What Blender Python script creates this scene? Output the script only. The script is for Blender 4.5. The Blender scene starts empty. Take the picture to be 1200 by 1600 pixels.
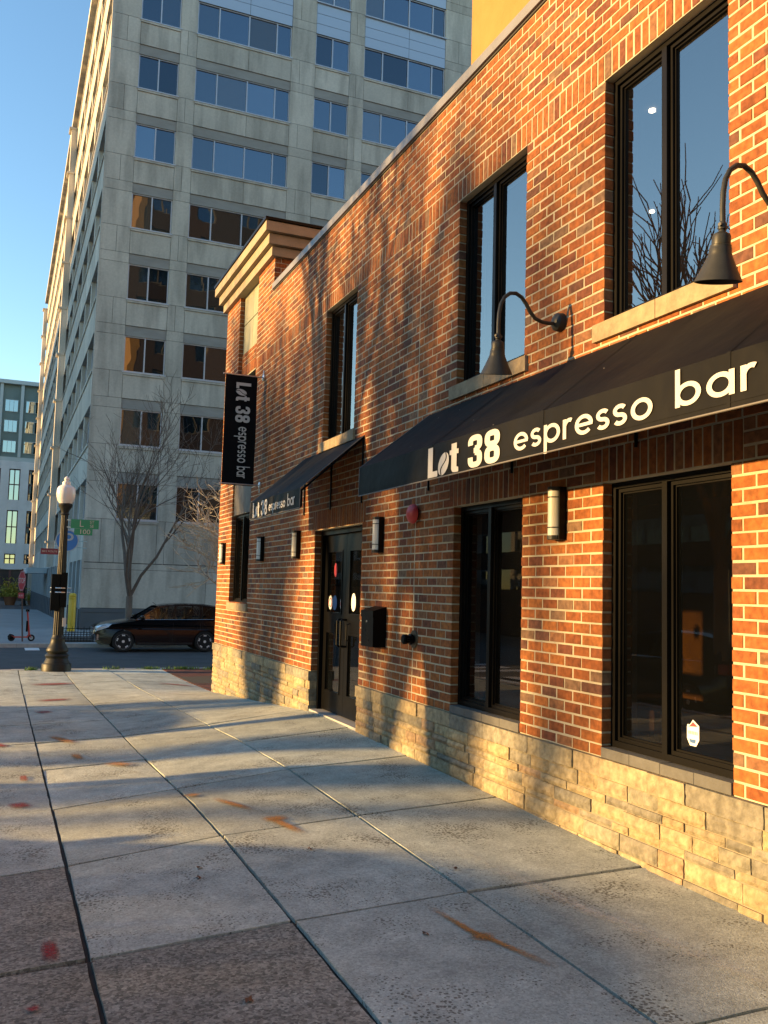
import bpy, bmesh, math, random
from mathutils import Vector, Matrix
R = math.radians
S = bpy.context.scene
C = S.collection

# ------------------------------------------------------------------ camera, sky, sun, exposure
S.render.resolution_x = 768; S.render.resolution_y = 1024
cam = bpy.data.cameras.new('camera'); cam.sensor_fit = 'VERTICAL'; cam.sensor_height = 36
cam.lens = 36*1408/1600; cam.clip_start = 0.05; cam.clip_end = 4000
co = bpy.data.objects.new('camera', cam); C.objects.link(co)
M = Matrix(((0.92091135, -0.05775264, -0.38546973), (-0.38887723, -0.06916273, -0.91868984), (0.02639662, 0.9959323, -0.08615143)))
# columns of the camera matrix are its right, up and back axes in the world
co.matrix_world = Matrix.Translation((0, 0, 1.68)) @ M.to_4x4()
S.camera = co

SUN = Vector((-0.645, 0.175, 0.102)).normalized()
w = bpy.data.worlds.new('World'); S.world = w; w.use_nodes = True
nt = w.node_tree; bg = nt.nodes['Background']
sky = nt.nodes.new('ShaderNodeTexSky'); sky.sky_type = 'NISHITA'; sky.sun_disc = False
sky.sun_elevation = math.asin(SUN.z); sky.sun_rotation = math.atan2(SUN.x, SUN.y)
sky.altitude = 0; sky.air_density = 1.0; sky.dust_density = 0.0; sky.ozone_density = 1.6
hsv = nt.nodes.new('ShaderNodeHueSaturation'); hsv.inputs['Saturation'].default_value = 1.12; nt.links.new(sky.outputs[0], hsv.inputs['Color']); nt.links.new(hsv.outputs[0], bg.inputs[0]); bg.inputs[1].default_value = 0.15
sl = bpy.data.lights.new('sun', 'SUN'); sl.energy = 5.0; sl.angle = R(0.9); sl.color = (1.0, 0.62, 0.24)
so = bpy.data.objects.new('sun', sl); C.objects.link(so); so.rotation_euler = SUN.to_track_quat('Z', 'Y').to_euler()
S.view_settings.view_transform = 'Standard'; S.view_settings.look = 'None'
S.view_settings.exposure = 1.5; S.view_settings.gamma = 1.0

# ------------------------------------------------------------------ helpers
class MB:
    def __init__(s): s.v = []; s.f = []
    def face(s, pts):
        n = len(s.v); s.v += [tuple(p) for p in pts]; s.f.append(list(range(n, n+len(pts))))
    def box(s, a, b, skip=()):
        x0, y0, z0 = [min(a[i], b[i]) for i in range(3)]; x1, y1, z1 = [max(a[i], b[i]) for i in range(3)]
        n = len(s.v)
        s.v += [(x0,y0,z0),(x1,y0,z0),(x1,y1,z0),(x0,y1,z0),(x0,y0,z1),(x1,y0,z1),(x1,y1,z1),(x0,y1,z1)]
        F = {'-z':(0,3,2,1),'+z':(4,5,6,7),'-y':(0,1,5,4),'+x':(1,2,6,5),'+y':(2,3,7,6),'-x':(3,0,4,7)}
        for k, q in F.items():
            if k not in skip: s.f.append([n+i for i in q])
    def tube(s, pts, rad, n=8, cap=True):
        pts = [Vector(p) for p in pts]
        if not isinstance(rad, (list, tuple)): rad = [rad]*len(pts)
        base = len(s.v); ref = None
        for i, p in enumerate(pts):
            d = (pts[min(i+1, len(pts)-1)] - pts[max(i-1, 0)])
            if d.length < 1e-9: d = Vector((0, 0, 1))
            d.normalize()
            if ref is None: ref = Vector((1, 0, 0)) if abs(d.x) < 0.8 else Vector((0, 1, 0))
            a = d.cross(ref).normalized(); b = d.cross(a).normalized(); ref = -(d.cross(a)).cross(d).normalized() if False else ref
            for k in range(n):
                t = 2*math.pi*k/n; q = p + (a*math.cos(t) + b*math.sin(t))*rad[i]; s.v.append(tuple(q))
        for i in range(len(pts)-1):
            for k in range(n):
                k2 = (k+1) % n
                s.f.append([base+i*n+k, base+i*n+k2, base+(i+1)*n+k2, base+(i+1)*n+k])
        if cap:
            s.f.append([base+k for k in range(n)][::-1]); s.f.append([base+(len(pts)-1)*n+k for k in range(n)])
    def lathe(s, c, prof, n=24, axis='z'):
        base = len(s.v)
        for r, h in prof:
            for k in range(n):
                t = 2*math.pi*k/n; u, v_ = r*math.cos(t), r*math.sin(t)
                if axis == 'z': q = (c[0]+u, c[1]+v_, c[2]+h)
                elif axis == 'x': q = (c[0]+h, c[1]+u, c[2]+v_)
                else: q = (c[0]+u, c[1]+h, c[2]+v_)
                s.v.append(q)
        for i in range(len(prof)-1):
            for k in range(n):
                k2 = (k+1) % n; s.f.append([base+i*n+k, base+i*n+k2, base+(i+1)*n+k2, base+(i+1)*n+k])
        s.f.append([base+k for k in range(n)][::-1]); s.f.append([base+(len(prof)-1)*n+k for k in range(n)])
    def build(s, name, mat, parent=None, smooth=False, loc=None, fix=True):
        me = bpy.data.meshes.new(name)
        off = Vector(loc) if loc is not None else Vector((0, 0, 0))
        me.from_pydata([tuple(Vector(p)-off) for p in s.v], [], s.f)
        if fix:
            bm = bmesh.new(); bm.from_mesh(me); bmesh.ops.recalc_face_normals(bm, faces=bm.faces); bm.to_mesh(me); bm.free()
        if smooth:
            for p in me.polygons: p.use_smooth = True
            try: me.set_sharp_from_angle(angle=R(38))
            except Exception: pass
        me.materials.append(mat)
        o = bpy.data.objects.new(name, me); C.objects.link(o)
        if parent is not None:
            o.parent = parent; o.location = off - (parent.location if parent.parent is None else Vector((0,0,0)))
            if parent.parent is not None and loc is None: o.location = -WL(parent)
        else: o.location = off
        return o
def WL(o):
    p = Vector((0, 0, 0))
    while o is not None: p += o.location; o = o.parent
    return p
def tag(o, label, cat, group=None, kind=None):
    if label: o['label'] = label
    if cat: o['category'] = cat
    if group: o['group'] = group
    if kind: o['kind'] = kind
    return o
def thing(name, label, cat, loc=(0, 0, 0), group=None):
    o = bpy.data.objects.new(name, None); o.empty_display_size = 0.2; C.objects.link(o); o.location = loc
    return tag(o, label, cat, group)
def copy_tree(o, parent=None):
    c = o.copy(); C.objects.link(c); c.parent = parent
    for ch in [x for x in bpy.data.objects if x.parent == o]: copy_tree(ch, c)
    return c
def struct(o): o['kind'] = 'structure'; return o

# ------------------------------------------------------------------ materials
def mat(name, col, rough=0.7, metal=0.0, var=0.0, vscale=3.0, bump=0.0, bscale=40.0, col2=None, spec=0.5, stretch=None, detail=6, clear=0):
    m = bpy.data.materials.new(name); m.use_nodes = True; t = m.node_tree; N = t.nodes; L = t.links
    b = N['Principled BSDF']; b.inputs['Roughness'].default_value = rough; b.inputs['Metallic'].default_value = metal
    b.inputs['Specular IOR Level'].default_value = spec; b.inputs['Base Color'].default_value = (*col, 1)
    if clear: b.inputs['Coat Weight'].default_value = clear; b.inputs['Coat Roughness'].default_value = 0.04
    tc = N.new('ShaderNodeTexCoord'); src = tc.outputs['Object']
    if stretch:
        mp = N.new('ShaderNodeMapping'); mp.inputs['Scale'].default_value = stretch; L.new(src, mp.inputs[0]); src = mp.outputs[0]
    if var > 0 or col2:
        n = N.new('ShaderNodeTexNoise'); n.inputs['Scale'].default_value = vscale; n.inputs['Detail'].default_value = detail; n.inputs['Roughness'].default_value = 0.65
        L.new(src, n.inputs['Vector'])
        mx = N.new('ShaderNodeMix'); mx.data_type = 'RGBA'
        rp = N.new('ShaderNodeMapRange'); rp.inputs[1].default_value = 0.3; rp.inputs[2].default_value = 0.7
        L.new(n.outputs[0], rp.inputs[0]); L.new(rp.outputs[0], mx.inputs[0])
        c2 = col2 if col2 else tuple(c*(1-var) for c in col)
        c1 = col if col2 else tuple(min(1, c*(1+var)) for c in col)
        mx.inputs[6].default_value = (*c1, 1); mx.inputs[7].default_value = (*c2, 1); L.new(mx.outputs[2], b.inputs['Base Color'])
        r2 = N.new('ShaderNodeMapRange'); r2.inputs[3].default_value = max(0, rough-0.1); r2.inputs[4].default_value = min(1, rough+0.1)
        L.new(n.outputs[0], r2.inputs[0]); L.new(r2.outputs[0], b.inputs['Roughness'])
    if bump > 0:
        n2 = N.new('ShaderNodeTexNoise'); n2.inputs['Scale'].default_value = bscale; n2.inputs['Detail'].default_value = 8; L.new(src, n2.inputs['Vector'])
        bp = N.new('ShaderNodeBump'); bp.inputs['Strength'].default_value = bump; bp.inputs['Distance'].default_value = 0.01
        L.new(n2.outputs[0], bp.inputs['Height']); L.new(bp.outputs[0], b.inputs['Normal'])
    return m
def island_mat(name, stops, rough=0.85, bump=0.4, bscale=60, patch=0.25, pscale=1.2, fine=0.25, fscale=25, big=0.0):
    """colour picked per brick or stone (each is its own mesh island), with weathering on top"""
    m = bpy.data.materials.new(name); m.use_nodes = True; t = m.node_tree; N = t.nodes; L = t.links
    b = N['Principled BSDF']; b.inputs['Roughness'].default_value = rough; b.inputs['Specular IOR Level'].default_value = 0.25
    g = N.new('ShaderNodeNewGeometry'); cr = N.new('ShaderNodeValToRGB'); cr.color_ramp.interpolation = 'CONSTANT'
    el = cr.color_ramp.elements
    while len(el) > 1: el.remove(el[0])
    el[0].position = 0; el[0].color = (*stops[0][1], 1)
    for p, c in stops[1:]:
        e = el.new(p); e.color = (*c, 1)
    L.new(g.outputs['Random Per Island'], cr.inputs[0])
    tc = N.new('ShaderNodeTexCoord'); out = cr.outputs[0]
    for sc, am, dt in ((pscale, patch, 5), (fscale, fine, 6)):
        n = N.new('ShaderNodeTexNoise'); n.inputs['Scale'].default_value = sc; n.inputs['Detail'].default_value = dt; L.new(tc.outputs['Object'], n.inputs['Vector'])
        mr = N.new('ShaderNodeMapRange'); mr.inputs[1].default_value = 0.3; mr.inputs[2].default_value = 0.7; mr.inputs[3].default_value = 1-am; mr.inputs[4].default_value = 1+am
        L.new(n.outputs[0], mr.inputs[0])
        mx = N.new('ShaderNodeMix'); mx.data_type = 'RGBA'; mx.blend_type = 'MULTIPLY'; mx.inputs[0].default_value = 1
        L.new(out, mx.inputs[6]); L.new(mr.outputs[0], mx.inputs[7]); out = mx.outputs[2]
    L.new(out, b.inputs['Base Color'])
    n2 = N.new('ShaderNodeTexNoise'); n2.inputs['Scale'].default_value = bscale; n2.inputs['Detail'].default_value = 10; n2.inputs['Roughness'].default_value = 0.65; L.new(tc.outputs['Object'], n2.inputs['Vector'])
    bp = N.new('ShaderNodeBump'); bp.inputs['Strength'].default_value = bump; bp.inputs['Distance'].default_value = 0.006 if not big else big
    L.new(n2.outputs[0], bp.inputs['Height']); L.new(bp.outputs[0], b.inputs['Normal'])
    return m
def glass_mat(name, tint=(0.5, 0.55, 0.55), refl=0.12, through=0.75, dark=(0.01, 0.012, 0.014), rcol=(0.9, 0.95, 1.0), wob=0.0, ior=1.5, vary=False):
    """pane: reflects the surroundings by Fresnel plus a coating, lets part of the light through"""
    m = bpy.data.materials.new(name); m.use_nodes = True; t = m.node_tree; N = t.nodes; L = t.links
    N.remove(N['Principled BSDF']); out = N['Material Output']
    gl = N.new('ShaderNodeBsdfGlossy'); gl.inputs['Roughness'].default_value = 0.0; gl.inputs['Color'].default_value = (*rcol, 1)
    tr = N.new('ShaderNodeBsdfTransparent'); tr.inputs[0].default_value = (*tint, 1)
    df = N.new('ShaderNodeBsdfDiffuse'); df.inputs[0].default_value = (*dark, 1)
    m1 = N.new('ShaderNodeMixShader'); m1.inputs[0].default_value = through; L.new(df.outputs[0], m1.inputs[1]); L.new(tr.outputs[0], m1.inputs[2])
    fr = N.new('ShaderNodeFresnel'); fr.inputs[0].default_value = ior
    mr = N.new('ShaderNodeMapRange'); mr.inputs[3].default_value = refl; mr.inputs[4].default_value = 1.0; L.new(fr.outputs[0], mr.inputs[0])
    if wob:
        tc = N.new('ShaderNodeTexCoord'); n = N.new('ShaderNodeTexNoise'); n.inputs['Scale'].default_value = 0.8; n.inputs['Detail'].default_value = 1
        L.new(tc.outputs['Object'], n.inputs['Vector']); bp = N.new('ShaderNodeBump'); bp.inputs['Strength'].default_value = wob; bp.inputs['Distance'].default_value = 0.02
        L.new(n.outputs[0], bp.inputs['Height']); L.new(bp.outputs[0], gl.inputs['Normal'])
    ge = N.new('ShaderNodeNewGeometry'); inv = N.new('ShaderNodeMath'); inv.operation = 'SUBTRACT'; inv.inputs[0].default_value = 1.0; L.new(ge.outputs['Backfacing'], inv.inputs[1])
    fm = N.new('ShaderNodeMath'); fm.operation = 'MULTIPLY'; L.new(mr.outputs[0], fm.inputs[0]); L.new(inv.outputs[0], fm.inputs[1])
    if vary:
        oi = N.new('ShaderNodeObjectInfo'); cr = N.new('ShaderNodeValToRGB'); cr.color_ramp.elements[0].color = tuple(c*.38 for c in rcol)+(1,); cr.color_ramp.elements[1].color = (*rcol, 1); L.new(oi.outputs['Random'], cr.inputs[0]); L.new(cr.outputs[0], gl.inputs['Color'])
        cd = N.new('ShaderNodeMath'); cd.operation = 'MULTIPLY'; cd.inputs[1].default_value = 7.31; L.new(oi.outputs['Random'], cd.inputs[0]); fr2 = N.new('ShaderNodeMath'); fr2.operation = 'FRACT'; L.new(cd.outputs[0], fr2.inputs[0])
        c2 = N.new('ShaderNodeValToRGB'); c2.color_ramp.interpolation = 'CONSTANT'; c2.color_ramp.elements[0].color = (*dark, 1); c2.color_ramp.elements[1].position = .6; c2.color_ramp.elements[1].color = (.05, .055, .05, 1); e3 = c2.color_ramp.elements.new(.85); e3.color = (.13, .125, .10, 1); L.new(fr2.outputs[0], c2.inputs[0]); L.new(c2.outputs[0], df.inputs[0])
    m2 = N.new('ShaderNodeMixShader'); L.new(fm.outputs[0], m2.inputs[0]); L.new(m1.outputs[0], m2.inputs[1]); L.new(gl.outputs[0], m2.inputs[2])
    L.new(m2.outputs[0], out.inputs[0]); return m
def emit(name, col, st):
    m = bpy.data.materials.new(name); m.use_nodes = True; N = m.node_tree.nodes; b = N['Principled BSDF']
    b.inputs['Base Color'].default_value = (*col, 1); b.inputs['Emission Color'].default_value = (*col, 1); b.inputs['Emission Strength'].default_value = st; return m

BR = [(0.0, (0.268, 0.088, 0.024)), (0.20, (0.232, 0.074, 0.021)), (0.38, (0.295, 0.104, 0.027)), (0.52, (0.202, 0.064, 0.021)), (0.64, (0.25, 0.088, 0.026)),
      (0.78, (0.150, 0.052, 0.026)), (0.86, (0.22, 0.100, 0.045)), (0.92, (0.125, 0.054, 0.032)), (0.965, (0.18, 0.105, 0.060))]
m_brick = island_mat('red brick', BR, bump=0.7, bscale=55, patch=0.24, pscale=0.8, fine=0.34, fscale=24)
m_mortar = mat('mortar', (0.46, 0.40, 0.27), 0.95, var=0.15, vscale=6, bump=0.5, bscale=120)
ST = [(0.0, (0.32, 0.25, 0.14)), (0.18, (0.30, 0.25, 0.155)), (0.34, (0.34, 0.275, 0.16)), (0.48, (0.22, 0.20, 0.15)), (0.58, (0.34, 0.27, 0.16)),
      (0.70, (0.29, 0.205, 0.125)), (0.78, (0.19, 0.175, 0.135)), (0.86, (0.325, 0.26, 0.16)), (0.94, (0.25, 0.23, 0.165))]
m_stone = island_mat('rough ashlar sandstone', ST, bump=0.55, bscale=26, patch=0.2, pscale=2.5, fine=0.32, fscale=18, big=0.03)
m_stonejoint = mat('stone joint mortar', (0.26, 0.22, 0.15), 0.95, var=0.2, vscale=9, bump=0.5, bscale=60)
m_sill = mat('sandstone sill', (0.28, 0.215, 0.125), 0.85, var=0.28, vscale=9, bump=0.5, bscale=30, detail=8)
m_frame = mat('dark bronze window frame', (0.0045, 0.004, 0.0034), 0.42, 0.0, spec=.12, var=0.25, vscale=3, bump=0.03, bscale=50)
m_black = mat('black painted metal', (0.0022, 0.0022, 0.0024), 0.38, 0.0, spec=.10, var=0.3, vscale=4, bump=0.05, bscale=60)
m_coping = mat('grey metal coping', (0.20, 0.195, 0.19), 0.5, 0.3, var=0.15, vscale=3)
m_copdark = mat('dark drip edge', (0.03, 0.028, 0.028), 0.6)
m_cornice = mat('cream painted cornice', (0.29, 0.235, 0.15), 0.8, var=0.12, vscale=4, bump=0.2, bscale=50)
m_stuccopanel = mat('green grey stucco panel', (0.28, 0.28, 0.19), 0.85, var=0.1, vscale=4, bump=0.2, bscale=80)
m_stucco = mat('ochre stucco', (0.37, 0.175, 0.04), 0.9, var=0.08, vscale=1.2, bump=0.5, bscale=12)
m_awn = bpy.data.materials.new('black awning canvas'); m_awn.use_nodes = True
def _awn():
    t = m_awn.node_tree; N = t.nodes; L = t.links; b = N['Principled BSDF']; b.inputs['Roughness'].default_value = 0.6; b.inputs['Specular IOR Level'].default_value = 0.10
    tc = N.new('ShaderNodeTexCoord')
    n = N.new('ShaderNodeTexNoise'); n.inputs['Scale'].default_value = 1.6; n.inputs['Detail'].default_value = 6; L.new(tc.outputs['Object'], n.inputs['Vector'])
    cr = N.new('ShaderNodeValToRGB'); cr.color_ramp.elements[0].position = 0.35; cr.color_ramp.elements[1].position = 0.72
    cr.color_ramp.elements[0].color = (0.0035, 0.0033, 0.003, 1); cr.color_ramp.elements[1].color = (0.0085, 0.0078, 0.006, 1); L.new(n.outputs[0], cr.inputs[0])
    v = N.new('ShaderNodeTexVoronoi'); v.inputs['Scale'].default_value = 9; v.inputs['Randomness'].default_value = 1; L.new(tc.outputs['Object'], v.inputs['Vector'])
    lt = N.new('ShaderNodeMath'); lt.operation = 'LESS_THAN'; lt.inputs[1].default_value = 0.050; L.new(v.outputs['Distance'], lt.inputs[0])
    sp = N.new('ShaderNodeSeparateColor'); L.new(v.outputs['Color'], sp.inputs[0])
    gt = N.new('ShaderNodeMath'); gt.operation = 'GREATER_THAN'; gt.inputs[1].default_value = 0.80; L.new(sp.outputs[0], gt.inputs[0])
    ml = N.new('ShaderNodeMath'); ml.operation = 'MULTIPLY'; L.new(lt.outputs[0], ml.inputs[0]); L.new(gt.outputs[0], ml.inputs[1])
    mx = N.new('ShaderNodeMix'); mx.data_type = 'RGBA'; mx.inputs[7].default_value = (0.55, 0.5, 0.42, 1); L.new(ml.outputs[0], mx.inputs[0]); L.new(cr.outputs[0], mx.inputs[6]); L.new(mx.outputs[2], b.inputs['Base Color'])
    wv = N.new('ShaderNodeTexNoise'); wv.inputs['Scale'].default_value = 2.2; wv.inputs['Detail'].default_value = 3; L.new(tc.outputs['Object'], wv.inputs['Vector'])
    b1 = N.new('ShaderNodeBump'); b1.inputs['Strength'].default_value = 0.7; b1.inputs['Distance'].default_value = 0.03; L.new(wv.outputs[0], b1.inputs['Height']); L.new(b1.outputs[0], b.inputs['Normal'])
_awn()
m_piping = mat('grey awning piping', (0.12, 0.11, 0.10), 0.6)
m_letter = mat('white vinyl lettering', (0.50, 0.49, 0.46), 0.6, var=0.04, vscale=6)
m_banner = mat('black banner cloth', (0.004, 0.004, 0.005), 0.8, spec=.15, var=0.2, vscale=4)
m_steel = mat('brushed steel', (0.55, 0.55, 0.55), 0.35, 0.9)
m_goose = mat('dark green grey enamel', (0.030, 0.030, 0.025), 0.45, 0.0, spec=.3, var=0.25, vscale=14, bump=0.05, bscale=60)
m_diff = mat('frosted white lamp diffuser', (0.62, 0.62, 0.55), 0.45, var=0.05)
m_red = mat('red alarm bell enamel', (0.55, 0.05, 0.05), 0.4, var=0.1)
m_con = None
GL_UP = glass_mat('upper window glass', tint=(0.62, 0.64, 0.66), refl=0.27, through=0.85, rcol=(1.0, .93, .86))
GL_LO = glass_mat('lower window glass', tint=(0.60, 0.58, 0.55), refl=0.035, through=0.85, rcol=(0.8, 0.75, 0.7))
GL_OFF = glass_mat('office window glass', tint=(0.3, 0.35, 0.38), refl=0.42, through=0.25, dark=(0.015, 0.02, 0.025), rcol=(0.46, 0.54, 0.64), wob=0.22, vary=True)
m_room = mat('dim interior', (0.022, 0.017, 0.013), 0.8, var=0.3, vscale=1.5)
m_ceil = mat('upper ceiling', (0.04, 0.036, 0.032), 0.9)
m_down = emit('lit downlight', (1.0, 0.78, 0.5), 7.0)
m_orange = mat('orange counter panel', (0.11, 0.032, 0.010), 0.6, var=0.2, vscale=5)
m_wood = mat('brown wood bench', (0.14, 0.07, 0.035), 0.5, var=0.3, vscale=5, stretch=(1, 8, 1))
m_roofing = mat('flat roof membrane', (0.12, 0.12, 0.12), 0.9)

def slab_mat(name, col, speck, bump, pits):
    m = bpy.data.materials.new(name); m.use_nodes = True; t = m.node_tree; N = t.nodes; L = t.links
    b = N['Principled BSDF']; b.inputs['Roughness'].default_value = 0.88; b.inputs['Specular IOR Level'].default_value = 0.3
    tc = N.new('ShaderNodeTexCoord'); O = tc.outputs['Object']
    g = N.new('ShaderNodeNewGeometry')
    hs = N.new('ShaderNodeMapRange'); hs.inputs[3].default_value = 0.86; hs.inputs[4].default_value = 1.12; L.new(g.outputs['Random Per Island'], hs.inputs[0])
    base = N.new('ShaderNodeMix'); base.data_type = 'RGBA'; base.blend_type = 'MULTIPLY'; base.inputs[0].default_value = 1; base.inputs[6].default_value = (*col, 1); L.new(hs.outputs[0], base.inputs[7])
    out = base.outputs[2]
    def mul(out, sc, lo, hi, dt=6, a=0.3, b_=0.7, rough=0.6):
        n = N.new('ShaderNodeTexNoise'); n.inputs['Scale'].default_value = sc; n.inputs['Detail'].default_value = dt; n.inputs['Roughness'].default_value = rough; L.new(O, n.inputs['Vector'])
        mr = N.new('ShaderNodeMapRange'); mr.inputs[1].default_value = a; mr.inputs[2].default_value = b_; mr.inputs[3].default_value = lo; mr.inputs[4].default_value = hi; L.new(n.outputs[0], mr.inputs[0])
        mx = N.new('ShaderNodeMix'); mx.data_type = 'RGBA'; mx.blend_type = 'MULTIPLY'; mx.inputs[0].default_value = 1; L.new(out, mx.inputs[6]); L.new(mr.outputs[0], mx.inputs[7]); return mx.outputs[2], n
    out, _ = mul(out, 0.9, 0.76, 1.18)
    out, _ = mul(out, 5.0, 0.80, 1.16, 8)
    out, _ = mul(out, 90, 0.72, 1.28, 4, rough=0.8)
    # pale and dark aggregate
    v = N.new('ShaderNodeTexVoronoi'); v.inputs['Scale'].default_value = 75; L.new(O, v.inputs['Vector'])
    sp = N.new('ShaderNodeSeparateColor'); L.new(v.outputs['Color'], sp.inputs[0])
    mr = N.new('ShaderNodeMapRange'); mr.inputs[1].default_value = 0.0; mr.inputs[2].default_value = 1.0; mr.inputs[3].default_value = 1-speck; mr.inputs[4].default_value = 1+speck; L.new(sp.outputs[0], mr.inputs[0])
    mx = N.new('ShaderNodeMix'); mx.data_type = 'RGBA'; mx.blend_type = 'MULTIPLY'; mx.inputs[0].default_value = 1; L.new(out, mx.inputs[6]); L.new(mr.outputs[0], mx.inputs[7]); out = mx.outputs[2]
    # small dark pits, clustered
    v2 = N.new('ShaderNodeTexVoronoi'); v2.inputs['Scale'].default_value = 48; L.new(O, v2.inputs['Vector'])
    n3 = N.new('ShaderNodeTexNoise'); n3.inputs['Scale'].default_value = 2.2; n3.inputs['Detail'].default_value = 3; L.new(O, n3.inputs['Vector'])
    th = N.new('ShaderNodeMapRange'); th.inputs[1].default_value = 0.42; th.inputs[2].default_value = 0.68; th.inputs[3].default_value = 0.0; th.inputs[4].default_value = 0.24*pits; L.new(n3.outputs[0], th.inputs[0])
    n4 = N.new('ShaderNodeTexNoise'); n4.inputs['Scale'].default_value = 60; L.new(O, n4.inputs['Vector'])
    ad = N.new('ShaderNodeMath'); ad.operation = 'MULTIPLY_ADD'; ad.inputs[1].default_value = 0.45; L.new(n4.outputs[0], ad.inputs[0]); L.new(v2.outputs['Distance'], ad.inputs[2])
    sb = N.new('ShaderNodeMath'); sb.operation = 'SUBTRACT'; L.new(ad.outputs[0], sb.inputs[0]); sb.inputs[1].default_value = 0.23
    lt = N.new('ShaderNodeMath'); lt.operation = 'LESS_THAN'; L.new(sb.outputs[0], lt.inputs[0]); L.new(th.outputs[0], lt.inputs[1])
    mx2 = N.new('ShaderNodeMix'); mx2.data_type = 'RGBA'; mx2.blend_type = 'MULTIPLY'; mx2.inputs[7].default_value = (0.42, 0.40, 0.38, 1); L.new(lt.outputs[0], mx2.inputs[0]); L.new(out, mx2.inputs[6]); out = mx2.outputs[2]
    L.new(out, b.inputs['Base Color'])
    n2 = N.new('ShaderNodeTexNoise'); n2.inputs['Scale'].default_value = 130; n2.inputs['Detail'].default_value = 6; L.new(O, n2.inputs['Vector'])
    sm = N.new('ShaderNodeMath'); sm.operation = 'MULTIPLY_ADD'; sm.inputs[1].default_value = -1.2; L.new(lt.outputs[0], sm.inputs[0]); L.new(n2.outputs[0], sm.inputs[2])
    bp = N.new('ShaderNodeBump'); bp.inputs['Strength'].default_value = bump; bp.inputs['Distance'].default_value = 0.004; L.new(sm.outputs[0], bp.inputs['Height']); L.new(bp.outputs[0], b.inputs['Normal'])
    return m
m_slab = slab_mat('grey concrete slab', (0.425, 0.455, 0.395), 0.16, 0.8, 1.9)
m_slabold = slab_mat('brown exposed aggregate slab', (0.232, 0.225, 0.185), 0.5, 1.0, 0.5)
m_joint = mat('dirt in joints', (0.022, 0.019, 0.016), 1.0, var=0.3, vscale=10)
m_asph = mat('asphalt', (0.058, 0.058, 0.06), 0.85, var=0.2, vscale=1.2, bump=0.6, bscale=90)
m_kerb = mat('granite kerb', (0.42, 0.40, 0.36), 0.85, var=0.15, vscale=5, bump=0.3, bscale=60)
m_paint = mat('white road paint', (0.72, 0.72, 0.70), 0.7, var=0.12, vscale=8)
m_ground = mat('bare ground', (0.10, 0.095, 0.08), 0.95, var=0.25, vscale=0.2)
m_grass = mat('green weeds', (0.10, 0.20, 0.03), 0.8, var=0.3, vscale=20)

# ------------------------------------------------------------------ ground heights (the pavement crowns at the door and falls to the street)
HX = [(-4.0, [(0, -0.10), (4.5, -0.11), (6, -0.13), (9, -0.20), (17.2, -0.42), (24, -0.50)]),
      (0.46, [(0, 0), (3.5, 0), (4.5, -0.025), (6, -0.05), (9, -0.12), (17.2, -0.345), (23.5, -0.44)]),
      (1.45, [(0, 0), (3.5, 0), (4.5, 0.005), (6.0, 0.015), (7.2, 0.0), (10, -0.12), (17.9, -0.345), (23.5, -0.44)]),
      (2.49, [(0, 0), (3.0, 0), (4.6, 0.02), (6.3, 0.03), (8, 0.045), (10, -0.005), (12.5, -0.115), (17.4, -0.285), (23.5, -0.44)]),
      (3.80, [(0, 0), (3.7, 0), (6.5, 0.037), (9.6, 0.080), (11.2, 0.095), (13, -0.03), (15, -0.18), (17.3, -0.335), (20, -0.40), (23.5, -0.44)]),
      (12.0, [(0, 0), (17, -0.33), (23.5, -0.44)])]
def _lin(t, y):
    if y <= t[0][0]: return t[0][1]
    for (a, b), (c, d) in zip(t, t[1:]):
        if y <= c: return b + (d-b)*(y-a)/(c-a)
    return t[-1][1]
def gz(x, y):
    hs = [(X, _lin(t, y)) for X, t in HX]
    return _lin(hs, x)

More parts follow.
